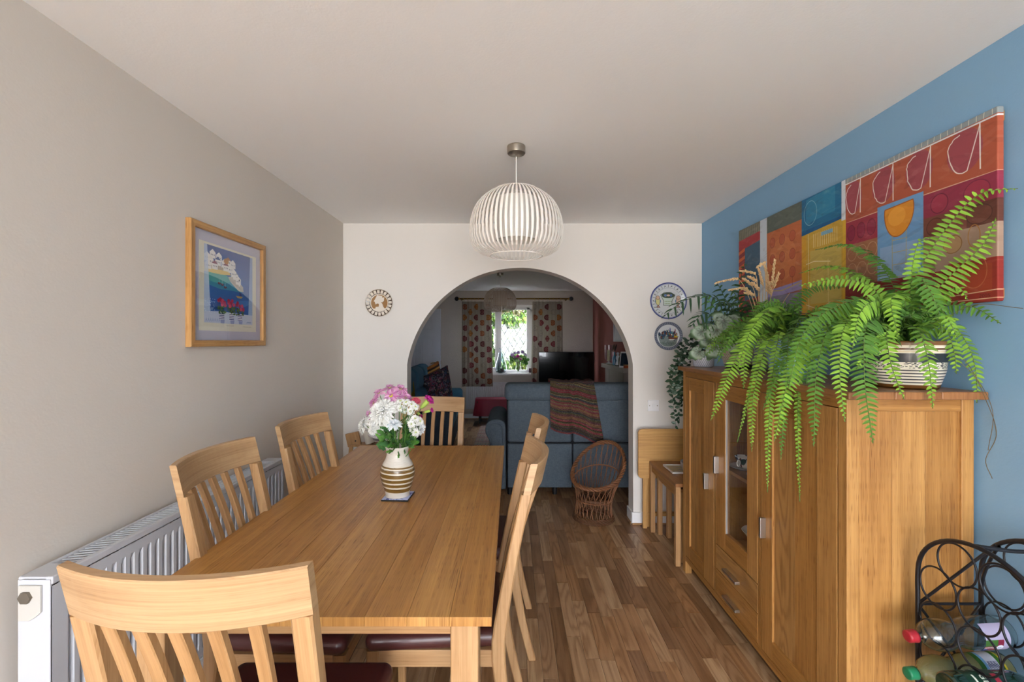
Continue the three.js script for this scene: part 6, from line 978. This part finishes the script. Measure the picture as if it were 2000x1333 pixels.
  for (const [px, py, d, dir, l] of [[740, 768, 2.0, [-0.4, 0.75, 0.4], 'pink daisy at the upper left of the bouquet'], [782, 760, 2.01, [0.25, 0.8, 0.45], 'pink daisy at the upper right of the bouquet, highest of them'], [761, 758, 2.04, [0, 0.9, 0.2], 'pink daisy at the back of the bouquet top'], [730, 787, 1.99, [-0.7, 0.4, 0.5], 'pink daisy at the left above the white blooms'], [793, 777, 2.0, [0.4, 0.6, 0.5], 'pink daisy at the right behind the small white daisies'], [722, 810, 2.0, [-0.8, 0.2, 0.4], 'pink daisy lowest at the left, behind the white blooms']]) flower('pink_daisy', l, px, py, d, dir, 0.031, [3, 20, 0.15, 0.12, Pk], { eye: eyeG });
  flower('coral_carnation', 'coral pink carnation at the right of the bouquet', 812, 785, 2.0, [0.3, 0.6, 0.6], 0.022, [5, 12, 0.4, 0.5, ['#e0486e', '#d83a60', '#ee6a86']]);
  flower('magenta_carnation', 'open magenta carnation standing highest at the right of the bouquet', 836, 783, 2.0, [0.75, 0.75, 0.25], 0.026, [5, 11, 0.42, 0.7, Mg], { calyx: 1 });
  flower('magenta_carnation', 'half open magenta carnation bud at the far right of the bouquet', 840, 802, 2.0, [0.95, 0.3, 0.2], 0.015, [4, 8, 0.5, 1.0, Mg], { calyx: 1 });
  flower('magenta_carnation', 'dark magenta carnation bud lowest of the three at the right', 820, 812, 1.99, [0.4, -0.3, 0.6], 0.015, [4, 8, 0.5, 1.0, ['#b0106e', '#8f0c5a']], { calyx: 1 });
  // sprays of small daisies: each spray is one cut stem with many heads
  const spray = (label, heads, d) => {
    const c = at(heads[0][0], heads[0][1] + 40, d), t = thing('daisy_spray', label, 'flower', [c.x, c.y, c.z]), node = V(0, -0.01, 0), m = mouth.clone().sub(c).add(V(0, -0.06, 0));
    part('stem', tube([node, node.clone().lerp(m, 0.5).add(V(0.01, 0, 0)), m], 0.002, 16, 6), stemM, t);
    for (const [px, py, dir] of heads) {
      const q = at(px, py, d + rr(-0.04, 0.02)).sub(c), D = V(...dir).normalize(), h = sub('flower_head', t), R = 0.0165;
      part('petals', orient(bloom(R, 2, 13, 0.24 * R, 0.15, W), D).translate(q.x, q.y, q.z), petal, h); part('flower_eye', orient(new THREE.SphereGeometry(R * 0.32, 10, 6).scale(1, 0.5, 1).translate(0, R * 0.08, 0), D).translate(q.x, q.y, q.z), eyeG, h); part('stalk', tube([q.clone().addScaledVector(D, -0.001), q.clone().lerp(node, 0.5).add(V(0, -0.004, 0)), node], 0.001, 10, 5), stemM, h);
    }
  };
  spray('spray of small white daisies at the upper right of the bouquet', [[793, 785, [0, 0.6, 0.7]], [804, 789, [0.3, 0.6, 0.7]], [782, 783, [-0.1, 0.8, 0.5]], [802, 803, [0.3, 0.2, 0.9]], [781, 797, [-0.2, 0.3, 0.9]], [812, 794, [0.5, 0.5, 0.6]], [790, 800, [0, 0.2, 0.9]]], 1.93);
  spray('spray of small white daisies at the lower right of the bouquet', [[811, 817, [0.3, 0.5, 0.8]], [810, 826, [0.2, 0.2, 0.9]], [806, 837, [0.2, 0, 0.95]], [798, 822, [-0.2, 0.4, 0.8]], [803, 828, [0, 0.2, 0.9]], [821, 822, [0.6, 0.3, 0.6]], [812, 845, [0.4, -0.2, 0.8]]], 1.92);
  // cut leaves round the mouth
  const leafG = (L, Wd, c0, c1) => { const g = sheet((u, v) => { const s = (u - 0.5) * 2, lob = 0.75 + 0.25 * Math.cos(v * 16); return [Wd * s * Math.pow(Math.sin(Math.PI * Math.min(0.98, 0.08 + 0.92 * v)), 0.7) * lob, L * v - 0.2 * L * v * v, 0.25 * L * v * v + 0.15 * Math.abs(s) * Wd]; }, 4, 12), n = g.attributes.position.count, a = new Float32Array(n * 3), A = hex(c0), B = hex(c1); for (let i = 0; i < n; i++) { const k = g.attributes.uv.getY(i), c = A.clone().lerp(B, k); a.set([c.r, c.g, c.b], i * 3); } g.setAttribute('color', new THREE.BufferAttribute(a, 3)); return g; };
  const gr = thing('bouquet_greenery', 'green leafy sprigs spreading over the mouth of the striped vase', 'foliage', [vx, TY + 0.2, vz]);
  for (let i = 0; i < 130; i++) {
    const a = rr(0, 2 * Math.PI), el = i < 50 ? rr(-0.5, 0.5) : rr(0.4, 1.35), L = rr(0.035, 0.07), r = i < 40 ? rr(0.028, 0.045) : rr(0.01, 0.07), h = i < 40 ? rr(0.008, 0.045) : rr(0.02, 0.12);
    const g = leafG(L, L * rr(0.13, 0.22), ['#2c5a20', '#3f6f24', '#2a5530'][i % 3], ['#4f8a2c', '#5f9a34', '#3f7a38'][i % 3]).rotateZ(-(Math.PI / 2 - el)).rotateX(rr(-0.6, 0.6)).rotateY(-a);
    part('leaf', g.translate(r * Math.cos(a), h, r * Math.sin(a)), leafGreen, gr);
  }
  for (let i = 0; i < 10; i++) { const a = i * 0.63; part('stem', tube([V(0.02 * Math.cos(a), -0.1, 0.02 * Math.sin(a)), V(0.03 * Math.cos(a), 0, 0.03 * Math.sin(a)), V(0.06 * Math.cos(a), 0.09, 0.06 * Math.sin(a))], 0.0016, 10, 5), stemM, gr); }

  // flowers in the glass vase on the far window sill
  const sc = V(0.115, 0.841, -8.37), far = thing('sill_greenery', 'green leaves among the flowers in the glass vase on the window sill', 'foliage', [sc.x, sc.y + 0.03, sc.z]);
  for (let i = 0; i < 46; i++) { const a = rnd() * 7, el = rr(-0.1, 1.1), L = rr(0.05, 0.09), r = rr(0.02, 0.13), g = leafG(L, L * 0.3, '#2f5a28', '#5a8f3a').rotateZ(-(Math.PI / 2 - el)).rotateY(-a).translate(r * Math.cos(a), 0.17 + rr(-0.02, 0.1), r * Math.sin(a)); part('leaf', g, leafGreen, far); }
  for (let i = 0; i < 7; i++) { const a = i * 0.9; part('stem', tube([V(0.015 * Math.cos(a), 0, 0.015 * Math.sin(a)), V(0.02 * Math.cos(a), 0.12, 0.02 * Math.sin(a)), V(0.1 * Math.cos(a), 0.26, 0.1 * Math.sin(a))], 0.003, 10, 5), stemM, far); }
  part('leaf', leafG(0.14, 0.045, '#2f5a28', '#4f8f3a').rotateZ(-1.2).translate(0.1, 0.19, 0.04), leafGreen, far); part('leaf', leafG(0.12, 0.04, '#2f5a28', '#4f8f3a').rotateZ(-1.9).translate(0.09, 0.17, 0.04), leafGreen, far);
  const Lv = ['#c9a9dc', '#b58fd0', '#dcc6ea'];
  for (const [x, y, z, R, cols, label] of [[-0.11, 0.33, 0.03, 0.034, Lv, 'lilac bloom at the left of the window sill flowers'], [-0.06, 0.37, 0.02, 0.034, ['#d8cfe8', '#e8e0f0'], 'pale bloom at the upper left of the window sill flowers'], [0.0, 0.375, 0.0, 0.036, Lv, 'lilac bloom at the top middle of the window sill flowers'], [0.08, 0.385, 0.02, 0.034, ['#a98fc4', '#c9b0dc'], 'mauve bloom at the top right of the window sill flowers'], [0.13, 0.34, 0.03, 0.03, ['#e0d0ea', '#cdb8e0'], 'pale lilac bloom at the right of the window sill flowers'], [-0.01, 0.31, 0.09, 0.034, Mg, 'magenta bloom in the middle of the window sill flowers'], [0.035, 0.26, 0.1, 0.03, ['#d88ac0', '#e6a8d0'], 'pink bloom lowest in the window sill flowers'], [-0.07, 0.29, 0.08, 0.026, ['#d88ac0', '#c9a9dc'], 'small pink bloom at the lower left of the window sill flowers']]) {
    const t = thing('sill_flower', label, 'flower', [sc.x + x, sc.y + y, sc.z + z]); part('bloom', orient(bloom(R, 5, 14, 0.28 * R, 0.3, cols), V(x * 3, 0.5, 0.8)), petal, t); part('stem', tube([V(0, -0.003, 0), V(-x * 0.5, -y * 0.4, -z * 0.5), V(-x * 0.95, -y + 0.04, -z * 0.95)], 0.0022, 12, 5), stemM, t);
  }
}

// ---------------------------------------------------------------- garden shrubs outside the far window
{
  const leafShape = (() => { const g = sheet((u, v) => [(u - 0.5) * 0.55 * Math.sin(Math.PI * Math.min(0.99, 0.05 + 0.95 * v)), v - 0.5, 0.18 * Math.abs(u - 0.5) - 0.2 * v * v], 2, 3); return g; })();
  const shrub = (name, label, x, z, w, h, d, n, size, cols, hole) => {
    const t = thing(name, label, 'shrub', [x, -0.16, z]), m = phys({ color: 0xffffff, roughness: 0.7, transmission: 0.3, thickness: 0, side: THREE.DoubleSide });
    const im = new THREE.InstancedMesh(leafShape, m, n), q = new THREE.Object3D(), cc = new THREE.Color(); im.name = 'foliage'; im.userData.kind = 'stuff'; lit(im);
    const tw = []; for (let i = 0; i < 42; i++) tw.push(V(rr(-w, w) / 2, rr(0.25, 1) * h, rr(-d, d) / 2));
    for (let i = 0; i < n; i++) {
      const c = tw[Math.floor(rnd() * tw.length)]; q.position.set(c.x + rr(-1, 1) * w * 0.13, Math.max(0.05, c.y + rr(-1, 1) * h * 0.12), c.z + rr(-1, 1) * d * 0.2); q.rotation.set(rr(-1.4, 0.8), rr(0, 6.3), rr(-0.8, 0.8)); q.scale.setScalar(size * rr(0.7, 1.3)); q.updateMatrix(); im.setMatrixAt(i, q.matrix); im.setColorAt(i, cc.set(cols[Math.floor(rnd() * cols.length)]));
    }
    t.add(im);
    for (let i = 0; i < 6; i++) { const e = tw[i * 3]; part('branch', tube([V(rr(-0.1, 0.1), 0, rr(-0.1, 0.1)), V(e.x * 0.4, e.y * 0.5, e.z * 0.4), e], 0.014, 10, 6), std({ color: hex('#4a3a28'), roughness: 0.9 }), t); }
  };
  shrub('leafy_shrub', 'dense leafy green shrub outside the left pane of the far window', -0.75, -10.3, 1.5, 2.9, 1.0, 7000, 0.12, ['#4a7024', '#66902e', '#2f501a', '#8aa63c', '#3c6420']);
  shrub('leafy_shrub', 'leafy branches hanging over the top of the middle window pane', 0.45, -10.6, 1.8, 3.3, 0.9, 4200, 0.12, ['#5c8428', '#7ea03a', '#40641f', '#98b048']);
  shrub('yellow_hedge', 'pale yellow green hedge in sunlight beyond the window', 0.3, -12.6, 5, 2.6, 1.0, 9000, 0.12, ['#6f7040', '#787248', '#5c6432', '#807850']);
}
renderer.render(scene, camera);
